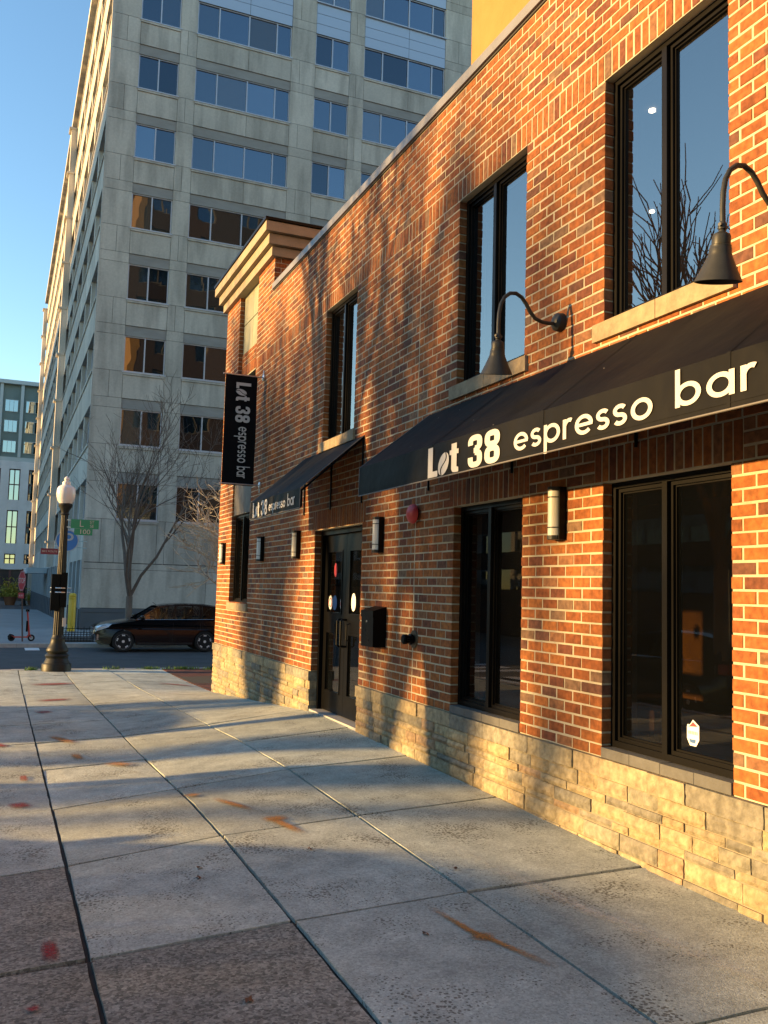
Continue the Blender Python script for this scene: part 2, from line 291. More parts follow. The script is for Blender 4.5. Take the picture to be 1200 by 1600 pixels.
# ------------------------------------------------------------------ ground, streets
g = MB(); g.face([(-1500, -1500, -1.95), (1500, -1500, -1.95), (1500, 2500, -1.95), (-1500, 2500, -1.95)])
struct(g.build('ground', m_ground))
KY = 23.55; KX = -3.3
yl = [(-4.0, -4.0), (-2.2, -2.15), (-0.5, -0.42), (1.25, 1.35), (2.86, 2.98), (4.42, 4.70), (5.96, 6.52), (7.62, 8.28), (9.45, 9.95), (11.3, 11.7), (13.1, 13.4), (15.35, 15.5), (17.5, 17.6), (19.5, 19.6), (21.5, 21.55), (23.2, 23.2)]
xs = [-3.1, -1.58, -0.56, 0.46, 1.452, 2.49, 3.785]
def yline(j, x): a, b = yl[j]; return a + (b-a)*(x-0.46)/3.34
new, old = MB(), MB(); rnd = random.Random(4)
for i in range(len(xs)-1):
    for j in range(len(yl)-1):
        brown = (j < 5 and i == 3) or (j < 6 and i <= 2)
        mb = old if brown else new
        wj = 0.008 if j > 6 else 0.0105
        dz = rnd.uniform(-0.004, 0.004)
        x0, x1 = xs[i]+wj, xs[i+1]-wj
        if i == 5: x1 = xs[i+1]
        nx, ny = 6, 10; vb = len(mb.v)
        tiltx, tilty = rnd.uniform(-.003, .003), rnd.uniform(-.003, .003)
        for a in range(nx+1):
            for b in range(ny+1):
                X = x0 + (x1-x0)*a/nx; cj = wj*1.5 if j <= 7 else wj; ya = yline(j, X)+cj; yb = yline(j+1, X)-cj
                if rnd.random() < .7:
                    if b == 0: ya += rnd.uniform(-.002, .005)
                    if b == ny: yb -= rnd.uniform(-.002, .005)
                xx = X + (rnd.uniform(-.001, .005) if a == 0 else (-rnd.uniform(-.001, .005) if a == nx and i != 5 else 0))
                Y = ya + (yb-ya)*b/ny
                edge = 0.004 if a in (0, nx) or b in (0, ny) else 0
                mb.v.append((xx, Y, gz(X, Y)+dz-edge+tiltx*(X-x0)+tilty*(Y-ya)))
        for a in range(nx):
            for b in range(ny):
                mb.f.append([vb+a*(ny+1)+b, vb+(a+1)*(ny+1)+b, vb+(a+1)*(ny+1)+b+1, vb+a*(ny+1)+b+1])
        # slab sides down into the joint
        def ring():
            r = [(a, 0) for a in range(nx)] + [(nx, b) for b in range(ny)] + [(a, ny) for a in range(nx, 0, -1)] + [(0, b) for b in range(ny, 0, -1)]
            return [vb+a*(ny+1)+b for a, b in r]
        rg = ring(); n0 = len(mb.v)
        for k in rg: p = mb.v[k]; mb.v.append((p[0], p[1], p[2]-0.05))
        for k in range(len(rg)):
            k2 = (k+1) % len(rg); mb.f.append([rg[k], n0+k, n0+k2, rg[k2]])
struct(new.build('pavement', m_slab, fix=False, smooth=False)); struct(old.build('old_pavement', m_slabold, fix=False))
jb = MB(); nx, ny = 28, 110; 
for a in range(nx+1):
    for b in range(ny+1):
        X = -3.1+(3.8+3.1)*a/nx; Y = -4+27.4*b/ny; jb.v.append((X, Y, gz(X, Y)-0.024))
for a in range(nx):
    for b in range(ny): jb.f.append([a*(ny+1)+b, (a+1)*(ny+1)+b, (a+1)*(ny+1)+b+1, a*(ny+1)+b+1])
struct(jb.build('joint_bed', m_joint, fix=False))
# kerbs and streets
k = MB()
for a in range(24):
    y0 = -4 + a*1.12; y1 = y0 + 1.11
    k.box((KX, y0, -1.2), (KX+0.19, y1, gz(-3.2, (y0+y1)/2)+0.01))
for a in range(26):
    x0 = -3.3 + a*1.2; k.box((x0, 23.23, -1.2), (x0+1.19, KY-0.12, gz(x0+.6, 23.3)+0.004))
struct(k.build('kerb', m_kerb))
s = MB(); s.box((-3.09, 23.195, -.6), (9.0, 23.226, -0.5)); 
st = MB(); 
st.face([(-60, KY-0.2, -0.72), (60, KY-0.2, -0.72), (60, 34.75, -0.70), (-60, 34.75, -0.70)])
st.face([(-13.5, -60, -0.30), (KX+.05, -60, -0.30), (KX+.05, 12, -0.40), (-13.5, 12, -0.40)])
st.face([(-13.5, 12, -0.40), (KX+.05, 12, -0.40), (KX+.05, KY-0.2, -0.72), (-13.5, KY-0.2, -0.72)])
st.face([(-13.5, 34.75, -0.70), (-4.2, 34.75, -0.70), (-4.2, 150, -1.7), (-13.5, 150, -1.7)])
struct(st.build('road', m_asph, fix=False))
pv = MB()
pv.box((-1.0+1.85, 33.4, -0.715), (1.32, 34.55, -0.694))
for i in range(11):
    x0 = -13.0 + i*0.92
    pv.face([(x0, 19.0, gz(-9, 19)-0.0-0.16), (x0+.5, 19.0, gz(-9, 19)-.16), (x0+.5, 22.2, -0.655), (x0, 22.2, -0.655)])
for i in range(9):
    pv.face([(-4.0+0.0, 24.3+i*1.1, -0.712), (-4.0, 24.85+i*1.1, -0.712), (-7.4, 24.85+i*1.1, -0.712), (-7.4, 24.3+i*1.1, -0.712)])
struct(pv.build('road_marking', m_paint, fix=False))
m_plaza = mat('far pavement concrete', (0.27, 0.27, 0.265), 0.85, var=0.12, vscale=0.7, bump=0.3, bscale=40)
fp = MB()
def pz(y): return -0.56 - max(0, y-45)*0.0127
for (a, b) in ((35.0, 45), (45, 98.9)):
    fp.face([(-4.0, a, pz(a)), (40, a, pz(a)), (40, b, pz(b)), (-4.0, b, pz(b))])
fp.face([(-4.0, 98.9, pz(98.9)), (40, 98.9, pz(98.9)), (40, 98.9, -1.8), (-4.0, 98.9, -1.8)])
struct(fp.build('far_pavement', m_plaza, fix=False))
fk = MB()
for i in range(22): fk.box((-4.2+i*1.6, 34.72, -1.0), (-4.2+i*1.6+1.59, 34.99, -0.553))
for i in range(32): fk.box((-4.2, 35+i*2, -1.9), (-4.0, 36.99+i*2, pz(36+i*2)+.006))
struct(fk.build('far_kerb', m_kerb))
fs = MB(); fs.face([(-60, 100, -1.45), (60, 100, -1.45), (60, 149, -1.45), (-60, 149, -1.45)])
struct(fs.build('far_road', m_asph, fix=False))
# brick pavers round the corner of the building
pm = island_mat('dark red paver', [(0, (0.12, 0.045, 0.035)), (0.3, (0.09, 0.04, 0.032)), (0.6, (0.14, 0.055, 0.04)), (0.85, (0.07, 0.04, 0.035))], bump=0.4, patch=0.3)
pb = MB(); y = 17.32; r = 0
while y < 23.1:
    x = 3.80 - (0.1 if r % 2 else 0)
    while x < 9.0:
        a = max(x, 3.80); z = gz(a, y)+rnd.uniform(-.002, .002)
        pb.box((a+.003, y+.003, z-.04), (x+.2-.003, y+.1-.003, z), skip=('-z',)); x += .2
    y += .1; r += 1
struct(pb.build('brick_paving', pm, fix=False))
bb = MB(); bb.face([(3.79, 17.3, gz(3.8, 17.3)-.012), (12, 17.3, gz(12, 17.3)-.012), (12, 23.3, gz(12, 23.3)-.012), (3.79, 23.3, gz(3.8, 23.3)-.012)])
struct(bb.build('paving_bed', m_joint, fix=False))
# weeds along the kerb: uncountable
gr = MB()
for cx_, cy_, n_, sp_ in ((4.3, 23.05, 260, .35), (5.15, 22.9, 320, .3), (0.75, 23.15, 120, .12), (3.5, 23.15, 120, .2), (2.6, 23.2, 60, .15)):
    for i in range(n_):
        x = rnd.gauss(cx_, sp_*.6); y = rnd.gauss(cy_, .06); h = rnd.uniform(.02, .10); a = rnd.uniform(0, 6.3); z = gz(x, y)
        dx, dy = math.cos(a)*.012, math.sin(a)*.012; lx, ly = rnd.uniform(-.05, .05), rnd.uniform(-.05, .05)
        gr.face([(x-dx, y-dy, z), (x+dx, y+dy, z), (x+lx, y+ly, z+h)])
tag(gr.build('weeds', m_grass, fix=False), 'green weeds growing along the kerb beyond the corner of the building', 'weeds', kind='stuff')
# sprayed marks on the slabs
def decal_mat(name, col, thr, edge=0.18, sc=30):
    m = bpy.data.materials.new(name); m.use_nodes = True; t = m.node_tree; N = t.nodes; L = t.links; b = N['Principled BSDF']
    b.inputs['Base Color'].default_value = (*col, 1); b.inputs['Roughness'].default_value = 0.85
    tc = N.new('ShaderNodeTexCoord'); n = N.new('ShaderNodeTexNoise'); n.inputs['Scale'].default_value = sc*2.2; n.inputs['Detail'].default_value = 8; n.inputs['Roughness'].default_value = 0.85; L.new(tc.outputs['Object'], n.inputs['Vector'])
    uv = N.new('ShaderNodeUVMap'); sx = N.new('ShaderNodeSeparateXYZ'); L.new(uv.outputs[0], sx.inputs[0])
    def fade(o):
        a = N.new('ShaderNodeMath'); a.operation = 'SUBTRACT'; L.new(o, a.inputs[0]); a.inputs[1].default_value = 0.5
        c = N.new('ShaderNodeMath'); c.operation = 'ABSOLUTE'; L.new(a.outputs[0], c.inputs[0])
        d = N.new('ShaderNodeMapRange'); d.inputs[1].default_value = 0.5; d.inputs[2].default_value = 0.5-edge; L.new(c.outputs[0], d.inputs[0]); return d.outputs[0]
    mu = N.new('ShaderNodeMath'); mu.operation = 'MULTIPLY'; L.new(fade(sx.outputs[0]), mu.inputs[0]); L.new(fade(sx.outputs[1]), mu.inputs[1])
    ad = N.new('ShaderNodeMath'); ad.operation = 'MULTIPLY'; L.new(mu.outputs[0], ad.inputs[0]); 
    m2 = N.new('ShaderNodeMapRange'); m2.inputs[1].default_value = thr-.1; m2.inputs[2].default_value = thr+.16; L.new(n.outputs[0], m2.inputs[0])
    L.new(m2.outputs[0], ad.inputs[1]); L.new(ad.outputs[0], b.inputs['Alpha']); return m
dm_red = decal_mat('red spray paint', (0.28, 0.02, 0.022), 0.41, 0.3); dm_or = decal_mat('orange spray paint', (0.40, 0.17, 0.035), 0.40, 0.34)
dm_wash = decal_mat('pale dried wash trail', (0.52, 0.51, 0.48), 0.52, 0.5, 6)
def decal(pts, wd, m, name='paint_mark'):
    me = bpy.data.meshes.new(name); vs = []; fs_ = []; uvs = []
    n = 14
    P = [Vector((p[0], p[1])) for p in pts]
    segs = []
    tot = sum((b-a).length for a, b in zip(P, P[1:])); 
    for i in range(n+1):
        d = tot*i/n; k_ = 0
        for a, b in zip(P, P[1:]):
            l = (b-a).length
            if d <= l+1e-6: q = a+(b-a)*(d/l); t_ = (b-a).normalized(); break
            d -= l
        segs.append((q, t_))
    for i, (q, t_) in enumerate(segs):
        nn = Vector((-t_.y, t_.x))
        for sgn in (-1, 0, 1):
            c = q + nn*sgn*wd/2; vs.append((c.x, c.y, gz(c.x, c.y)+0.0085)); uvs.append((i/n, (sgn+1)/2))
    for i in range(n):
        for k_ in range(2): fs_.append([i*3+k_, (i+1)*3+k_, (i+1)*3+k_+1, i*3+k_+1])
    me.from_pydata(vs, [], fs_); ul = me.uv_layers.new()
    for p in me.polygons:
        for li in p.loop_indices: ul.data[li].uv = uvs[me.loops[li].vertex_index]
    me.materials.append(m); o = bpy.data.objects.new(name, me); C.objects.link(o); return struct(o)
decal([(0.30, 4.43), (0.30, 4.72)], .085, dm_red)
decal([(0.14, 7.8), (0.31, 7.85)], .24, dm_red); decal([(0.24, 9.0), (0.32, 9.0)], .34, dm_red); decal([(-.02, 11.2), (0.15, 11.25)], .4, dm_red)
decal([(0.55, 14.4), (0.8, 14.5)], .3, dm_red); decal([(0.62, 16.2), (1.2, 16.3)], .35, dm_red); decal([(0.6, 19.3), (1.5, 19.4)], .5, dm_red); decal([(0.18, 3.95), (0.24, 3.97)], .06, dm_red)
decal([(3.05, 19), (3.7, 18.4)], .25, dm_red)
decal([(2.17, 4.45), (2.23, 4.02), (2.27, 3.93), (2.39, 3.55)], .06, dm_or); decal([(2.19, 4.02), (2.30, 3.94)], .13, dm_or)
decal([(1.62, 7.2), (1.82, 6.7)], .10, dm_or); decal([(1.86, 6.5), (1.97, 5.95)], .10, dm_or); decal([(1.80, 6.38), (2.0, 6.42)], .16, dm_or); decal([(1.45, 7.45), (1.55, 7.35)], .14, dm_or)
decal([(1.05, 9.5), (1.27, 9.2)], .22, dm_or); decal([(0.80, 10.3), (0.84, 9.8)], .12, dm_or); decal([(0.62, 11.8), (0.88, 11.0)], .16, dm_or)
decal([(2.75, 5.6), (2.9, 4.4), (3.12, 3.4), (3.3, 2.6)], .16, dm_wash, 'dried_wash_trail')
# a few fallen leaves
lf = mat('dry brown leaf', (0.13, 0.06, 0.03), 0.8)
for i, (x, y) in enumerate(((1.14, 5.33), (1.18, 5.5), (1.02, 3.72), (0.6, 3.35), (2.6, 4.95), (1.9, 5.6), (2.0, 4.1))):
    b = MB(); z = gz(x, y)+.004; s_ = rnd.uniform(.008, .016); a = rnd.uniform(0, 6)
    pts = [(x+s_*1.8*math.cos(a+t)*(1 if k_ % 2 == 0 else .55), y+s_*1.8*math.sin(a+t)*(1 if k_ % 2 == 0 else .55), z+.006*(k_ % 3)) for k_, t in enumerate([j*math.pi/4 for j in range(8)])]
    n0 = len(b.v); b.v.append((x, y, z+.012)); b.v += pts
    for j in range(8): b.f.append([n0, n0+1+j, n0+1+(j+1) % 8])
    tag(b.build('leaf', lf, fix=False), 'small dry brown leaf lying on the pavement slabs', 'leaf', 'dry leaves on the pavement')

# ------------------------------------------------------------------ brick restaurant
WX = 3.802; CH = 0.0813; Z0 = 0.592; PIT = 0.2033
ZH = Z0 + 59*CH; BAND = 0.203; ZR = Z0 + 0
ytop = 13.95; yN = 17.30; yS = -3.4
ZT = ZH + BAND + 11*CH          # parapet brick top
ZLH = Z0 + 23*CH
ZUS = Z0 + 37*CH                # underside of the upper windows (top of sill)
wins = [(3.95, 5.145), (6.20, 7.395), (1.70, 2.895), (-0.55, 0.645)]
open_ = []      # (y0, y1, z0, z1)
for a, b in wins: open_ += [(a, b, Z0-.2, ZLH), (a, b, ZUS, ZH)]
UE = (10.08, 11.225); open_.append((UE[0], UE[1], ZUS, ZH))
DO = (9.70, 11.42); open_.append((DO[0], DO[1], -1, ZLH-0.02))
TW = (14.93, 16.25); TZ = (1.375, ZT+.45)
ZTB = ZT + 7*CH
tower_open = (TW[0], TW[1], TZ[0], ZTB+.3)
sold = [(a-.10, b+.10, ZLH, ZLH+3*CH) for a, b in wins] + [(DO[0]-.10, DO[1]+.10, ZLH-.02, ZLH+3*CH)]
rest = thing('brick_restaurant', 'two storey red brick restaurant on a sandstone base running along the pavement', 'building', (WX, 9, 0))

def free(iv, cuts):
    out = [iv]
    for a, b in cuts:
        nx_ = []
        for p, q in out:
            if b <= p or a >= q: nx_.append((p, q)); continue
            if a > p: nx_.append((p, a))
            if b < q: nx_.append((b, q))
        out = nx_
    return out
bk = MB(); rnd = random.Random(11); MJ = 0.0138
def brick(y0, y1, z0, z1, dep=0.10, X=WX):
    y0 += MJ/2; y1 -= MJ/2; z0 += MJ/2; z1 -= MJ/2
    if y1-y0 < .02: return
    o = rnd.uniform(-.0022, .0022); c = .003
    n = len(bk.v); xf = X+o
    j = [rnd.uniform(-.0028, .0028) for _ in range(6)]
    y0 += j[0]; y1 += j[1]; z0 += j[2]*.6; z1 += j[3]*.6
    bk.v += [(xf+c, y0, z0), (xf+c, y1, z0), (xf+c, y1, z1), (xf+c, y0, z1), (xf, y0+c, z0+c), (xf, y1-c, z0+c), (xf, y1-c, z1-c), (xf, y0+c, z1-c),
             (xf+dep, y0, z0), (xf+dep, y1, z0), (xf+dep, y1, z1), (xf+dep, y0, z1)]
    bk.f += [[n+7, n+6, n+5, n+4], [n, n+4, n+5, n+1], [n+1, n+5, n+6, n+2], [n+2, n+6, n+7, n+3], [n+3, n+7, n+4, n],
             [n, n+1, n+9, n+8], [n+1, n+2, n+10, n+9], [n+2, n+3, n+11, n+10], [n+3, n, n+8, n+11]]
def course(z0, z1, iv, off, cuts):
    for p, q in free(iv, cuts):
        kk = math.floor((p-off)/PIT)
        y = kk*PIT+off; segs = []
        while y < q:
            a, b = max(y, p), min(y+PIT, q)
            if b-a > .001: segs.append([a, b])
            y += PIT
        if len(segs) > 1 and segs[0][1]-segs[0][0] < .05: segs[1][0] = segs[0][0]; segs.pop(0)
        if len(segs) > 1 and segs[-1][1]-segs[-1][0] < .05: segs[-2][1] = segs[-1][1]; segs.pop()
        if segs and cuts:
            if any(abs(p-c[1]) < 1e-6 for c in cuts): segs[0][0] -= MJ/2+.001
            if any(abs(q-c[0]) < 1e-6 for c in cuts): segs[-1][1] += MJ/2+.001
        for a, b in segs: brick(a, b, z0, z1)
def soldier(y0, y1, z0, z1):
    n = max(1, round((y1-y0)/CH)); w_ = (y1-y0)/n
    for i in range(n): brick(y0+i*w_, y0+(i+1)*w_, z0, z1)
JOINTS = [8.24, 13.95]
for k_ in range(59):
    z0 = Z0+k_*CH; z1 = z0+CH; zm = (z0+z1)/2
    cuts = [(a, b) for a, b, c, d in open_+sold if c-.001 < zm < d+.001] + [(tower_open[0], tower_open[1])]*(tower_open[2] < zm)
    for iv in ((yS, JOINTS[0]-.004), (JOINTS[0]+.004, JOINTS[1]-.004), (JOINTS[1]+.004, yN)):
        course(z0, z1, iv, PIT/2 if k_ % 2 else 0, cuts)
for a, b, c, d in sold: soldier(a, b, c, d)
for a, b in free((yS, yN), [(tower_open[0], tower_open[1])]): soldier(a, b, ZH, ZH+BAND)
for k_ in range(11+7):
    z0 = ZH+BAND+k_*CH
    iv = (yS, yN) if k_ < 11 else (ytop, yN)
    course(z0, z0+CH, iv, PIT/2 if k_ % 2 else 0, [(tower_open[0], tower_open[1])])
bko = bk.build('brickwork', m_brick, rest, fix=False)
# mortar body behind the bricks: rectangles between openings
mo = MB()
MX = WX+.0035
def body(iv, zr, cuts, x0=MX, x1=WX+.30):
    for p, q in free(iv, cuts):
        e0 = .006 if any(abs(p-b) < 1e-6 for a, b in cuts) else 0; e1 = .006 if any(abs(q-a) < 1e-6 for a, b in cuts) else 0
        mo.box((x0, p+(.006 if e0 else 0), zr[0]), (x1, q-(.006 if e1 else 0), zr[1]))
zs = sorted(set([Z0, 1.375, ZLH-.02, ZLH, ZUS, ZH, ZT, ZTB]))
for a, b in zip(zs, zs[1:]):
    zm = (a+b)/2; cuts = [(p, q) for p, q, c, d in open_ if c < zm < d]
    if zm > 1.375: cuts.append((tower_open[0], tower_open[1]))
    body((yS, yN) if zm < ZT else (ytop+.008, yN), (a, b), cuts)
mo.build('mortar_wall', m_mortar, rest)
# recessed brick field inside the tower bay
bk = MB()
for k_ in range(3): course(ZH+BAND+.12+k_*CH, ZH+BAND+.12+(k_+1)*CH, (TW[0]+.004, TW[1]-.004), PIT/2 if k_ % 2 else 0, [])
bk2 = bk; rec = MB()
for i in range(len(bk.v)): bk.v[i] = (bk.v[i][0]+.07, bk.v[i][1], bk.v[i][2])
n0 = len(bk.v); soldier(TW[0]+.004, TW[1]-.004, ZH+BAND+.12-.203, ZH+BAND+.12)
for i in range(n0, len(bk.v)): bk.v[i] = (bk.v[i][0]+.07, bk.v[i][1], bk.v[i][2])
bk.build('recessed_brickwork', m_brick, rest, fix=False)
rec.box((WX+.078, TW[0]+.001, ZH+BAND-.1), (WX+.2, TW[1]-.001, ZH+BAND+.12+3*CH))
rec.build('recess_back', m_mortar, rest)
# tower brick return on the side facing the camera, above the main roof
bk = MB(); course_z = ZT+.02
def brick_x(x0, x1, z0, z1, y):
    h_ = MJ/2; bk.box((x0+h_, y, z0+h_), (x1-h_, y+.08, z1-h_), skip=('+y',))
for k_ in range(-4, 7):
    z0 = ZT+k_*CH; x = WX+.11 - (PIT/2 if k_ % 2 else 0)
    if k_ % 2 == 0: brick_x(WX+.003, WX+.11, z0, z0+CH, ytop+.002)
    while x < WX+6.2:
        brick_x(max(x, WX+.003), x+PIT, z0, z0+CH, ytop+.002); x += PIT
bk.build('tower_side_brickwork', m_brick, rest, fix=False)
tb = MB(); tb.box((WX+.31, ytop+.009, ZT-.4), (WX+6.2, yN, ZTB)); tb.build('tower_wall', m_mortar, rest)
# body of the building behind (side and back walls, roof)
m_brtex = bpy.data.materials.new('plain brick wall'); m_brtex.use_nodes = True
def _bt(m, c1, c2, mo_, sc=1.0):
    t = m.node_tree; N = t.nodes; L = t.links; b = N['Principled BSDF']; b.inputs['Roughness'].default_value = .9
    tc = N.new('ShaderNodeTexCoord'); sx = N.new('ShaderNodeSeparateXYZ'); L.new(tc.outputs['Object'], sx.inputs[0])
    ad = N.new('ShaderNodeMath'); ad.operation = 'ADD'; L.new(sx.outputs[0], ad.inputs[0]); L.new(sx.outputs[1], ad.inputs[1])
    cb = N.new('ShaderNodeCombineXYZ'); L.new(ad.outputs[0], cb.inputs[0]); L.new(sx.outputs[2], cb.inputs[1])
    br = N.new('ShaderNodeTexBrick'); br.inputs['Scale'].default_value = 1; br.inputs['Brick Width'].default_value = .203*sc; br.inputs['Row Height'].default_value = .0813*sc; br.inputs['Mortar Size'].default_value = .006
    br.inputs['Color1'].default_value = (*c1, 1); br.inputs['Color2'].default_value = (*c2, 1); br.inputs['Mortar'].default_value = (*mo_, 1)
    L.new(cb.outputs[0], br.inputs['Vector']); L.new(br.outputs[0], b.inputs['Base Color'])
_bt(m_brtex, (.33, .10, .05), (.22, .08, .05), (.5, .42, .3))
bw = MB()
bw.box((WX+.305, yN-.3, -1), (16, yN, ZT)); bw.box((WX+.305, yS, -1), (16, yS+.3, ZT)); bw.box((15.7, yS+.31, -1), (16, yN-.31, ZT))
bw.build('rear_wall', m_brtex, rest)
rf = MB(); rf.box((WX+.31, yS+.31, ZT-.42), (15.69, ytop, ZT-.3)); rf.box((WX+.31, ytop+.31, ZTB-.3), (WX+6.19, yN-.01, ZTB-.1)); rf.build('roof', m_roofing, rest)
# parapet coping
cp = MB(); a = yS
while a < ytop-.05:
    b = min(a+3.05, ytop-.004); cp.box((WX-.035, a+.002, ZT+.02), (WX+.34, b-.002, ZT+.115)); a = b
cp.build('coping', m_coping, rest)
dr = MB(); dr.box((WX-.012, yS, ZT+.001), (WX+.30, ytop-.01, ZT+.019)); dr.build('coping_flashing', m_copdark, rest)
# cornice of the corner tower
cn = MB()
for i, (p, z0, z1) in enumerate(((.075, ZTB, ZTB+.165), (.150, ZTB+.166, ZTB+.345), (.225, ZTB+.346, ZTB+.52))):
    cn.box((WX-p, ytop-p, z0+(0.0 if i == 0 else 0)), (WX+6.2, yN+p, z1-.018))
    cn.box((WX-p+.03, ytop-p+.03, z1-.0175), (WX+6.2, yN+p-.03, z1))
cn.build('cornice', m_cornice, rest)
cc = MB(); cc.box((WX-.245, ytop-.245, ZTB+.521), (WX+6.2, yN+.245, ZTB+.565)); cc.build('cornice_cap', m_frame, rest)
# stucco panel in the tower bay
pn = MB(); zp0, zp1 = ZH+BAND+.12+3*CH+.01, ZTB+.0
ym = (TW[0]+TW[1])/2; zm = (zp0+zp1)/2
for (a, b) in ((TW[0]+.002, ym-.006), (ym+.006, TW[1]-.002)):
    for (c, d) in ((zp0, zm-.01), (zm+.01, zp1)): pn.box((WX+.085, a, c), (WX+.14, b, d))
pn.box((WX+.1, TW[0]+.003, zp0), (WX+.2, TW[1]-.003, zp1-.001))
pn.build('stucco_panel', m_stuccopanel, rest)

# windows: frame is the part; panes and sill are its children
def window(y0, y1, z0, z1, glass, sill=False, par=rest, label=None, split=0.46, xr=.075):
    f = MB(); x0 = WX+xr; e = .042; my = y1-(y1-y0)*split
    y0 += .002; y1 -= .002
    f.box((x0, y0, z0), (x0+.09, y0+e, z1)); f.box((x0, y1-e, z0), (x0+.09, y1, z1))
    f.box((x0, y0+e, z1-e), (x0+.09, y1-e, z1)); f.box((x0, y0+e, z0), (x0+.09, y1-e, z0+e))
    f.box((x0-.006, my-.024, z0+e), (x0+.09, my+.024, z1-e))
    f.box((x0+.085, y0+.001, z0+.001), (x0+.16, y0+.02, z1-.001)); f.box((x0+.085, y1-.02, z0+.001), (x0+.16, y1-.001, z1-.001))
    # stepped sash profiles inside each light
    for (a, b) in ((y0+e, my-.024), (my+.024, y1-e)):
        t = .026
        for q, dx in ((0, .022), (t*.6, .040)):
            t = .026 if q == 0 else .022
            aa, bb_, c, d = a+q, b-q, z0+e+q, z1-e-q
            f.box((x0+dx, aa, c), (x0+.085, aa+t, d)); f.box((x0+dx, bb_-t, c), (x0+.085, bb_, d))
            f.box((x0+dx, aa+t, d-t), (x0+.085, bb_-t, d)); f.box((x0+dx, aa+t, c), (x0+.085, bb_-t, c+t))
    fo = f.build('window', m_frame, par)
    if label: fo['label'] = label
    for (a, b) in ((y0+e+.05, my-.024-.05), (my+.024+.05, y1-e-.05)):
        p = MB(); p.box((x0+.050, a-.012, z0+e+.038), (x0+.055, b+.012, z1-e-.038)); p.build('pane', glass, fo)
    if sill:
        s_ = MB(); ya, yb = y0-.06, y1+.10; m_ = (ya+yb)/2
        s_.box((WX-.03, ya, z0-.130), (WX+.12, m_-.003, z0-.004)); s_.box((WX-.03, m_+.003, z0-.130), (WX+.12, yb, z0-.004))
        s_.build('sill', m_sill, fo)
    return fo
for a, b in wins:
    window(a, b, ZUS, ZH, GL_UP, True); window(a, b, 0.665, ZLH, GL_LO)
window(UE[0], UE[1], ZUS, ZH, GL_UP, True, label='upper window above the entrance awning')
window(TW[0], TW[1], 3.52, ZH-.02+.0+.0, GL_UP, False, label='upper window behind the hanging banner')
window(TW[0], TW[1], 1.385, 2.95, GL_LO, False, label='narrow window at the far end of the ground floor')
m_thr_ = mat('weathered bronze panel', (.09, .08, .065), .6, var=.3, vscale=5)
sp = MB(); sp.box((WX+.03, TW[0]+.003, 2.955), (WX+.16, TW[1]-.003, 3.515)); sp.build('spandrel_panel', m_thr_, rest)
tsl = MB(); tsl.box((WX-.03, TW[0]-.05, 1.26), (WX+.12, TW[1]+.05, 1.383)); tsl.build('sill', m_sill, rest)
# stone base: courses of irregular blocks, the top one a cap
def stone_run(y0, y1):
    st_ = MB()
    rows = [(.462, Z0-.0, .30, .85)]
    z = .462
    hs = [.105, .06, .095, .055, .115, .065, .09, .06, .10, .07, .1]
    for h_ in hs: rows.append((z-h_, z, .15, .46)); z -= h_
    for (a, b, l0, l1) in rows:
        y = y0; first = True
        while y < y1-.01:
            l = rnd.uniform(l0, l1) * (1 if not first else rnd.uniform(.4, 1)); first = False
            e = min(y+l, y1)
            if y1-e < .09: e = y1
            if b < min(gz(WX, y), gz(WX, e))-.02: y = e; continue
            # rough-faced block: grid with displaced interior
            jt = .0035; p = rnd.uniform(.0, .016) + (.006 if a > .45 else 0)
            ny_, nz_ = max(2, int((e-y)/.03)), max(2, int((b-a)/.025)); n = len(st_.v)
            for i in range(ny_+1):
                for j in range(nz_+1):
                    ed = i in (0, ny_) or j in (0, nz_)
                    d = -p - (0 if ed else rnd.uniform(.002, .009)) + (.007 if ed else 0)
                    yy = y+jt+(e-y-2*jt)*i/ny_ + (rnd.uniform(-.003, .003) if ed else 0); zz = a+jt+(b-a-2*jt)*j/nz_ + (rnd.uniform(-.002, .002) if ed and j not in (nz_,) else 0)
                    if a > .45: d = -p - rnd.uniform(.001, .005)
                    st_.v.append((WX-.012+d, yy, zz))
            for i in range(ny_):
                for j in range(nz_): st_.f.append([n+i*(nz_+1)+j+1, n+(i+1)*(nz_+1)+j+1, n+(i+1)*(nz_+1)+j, n+i*(nz_+1)+j])
            rim = [(i, 0) for i in range(ny_)] + [(ny_, j) for j in range(nz_)] + [(i, nz_) for i in range(ny_, 0, -1)] + [(0, j) for j in range(nz_, 0, -1)]
            n2 = len(st_.v)
            for i, j in rim:
                q = st_.v[n+i*(nz_+1)+j]; st_.v.append((WX+(.16 if j == nz_ or i in (0, ny_) else .03), q[1], q[2]))
            for q in range(len(rim)):
                q2 = (q+1) % len(rim); i, j = rim[q]; i2, j2 = rim[q2]
                st_.f.append([n+i*(nz_+1)+j, n+i2*(nz_+1)+j2, n2+q2, n2+q])
            y = e
    return st_
for a, b in ((yS, DO[0]), (DO[1], yN)):
    so_ = stone_run(a, b); so_.build('stone_base', m_stone, rest, fix=False)
    jm = MB(); jm.box((WX-.006, a+.012, -.8), (WX+.158, b-.012, Z0-.012)); jm.build('stone_base_mortar', m_stonejoint, rest)
# stone ledge under the ground floor windows (grey slate top)
m_slate = mat('grey slate ledge', (0.10, 0.098, 0.09), 0.8, var=0.2, vscale=6, bump=0.3, bscale=50)
for a, b in wins:
    ld = MB(); n = 4
    for i in range(n): ld.box((WX-.008, a+.003+(b-a-.006)*i/n+.002, Z0+.002), (WX+.158, a+.003+(b-a-.006)*(i+1)/n-.002, Z0+.070-(.002 if i % 2 else 0)))
    ld.build('window_ledge', m_slate, rest)
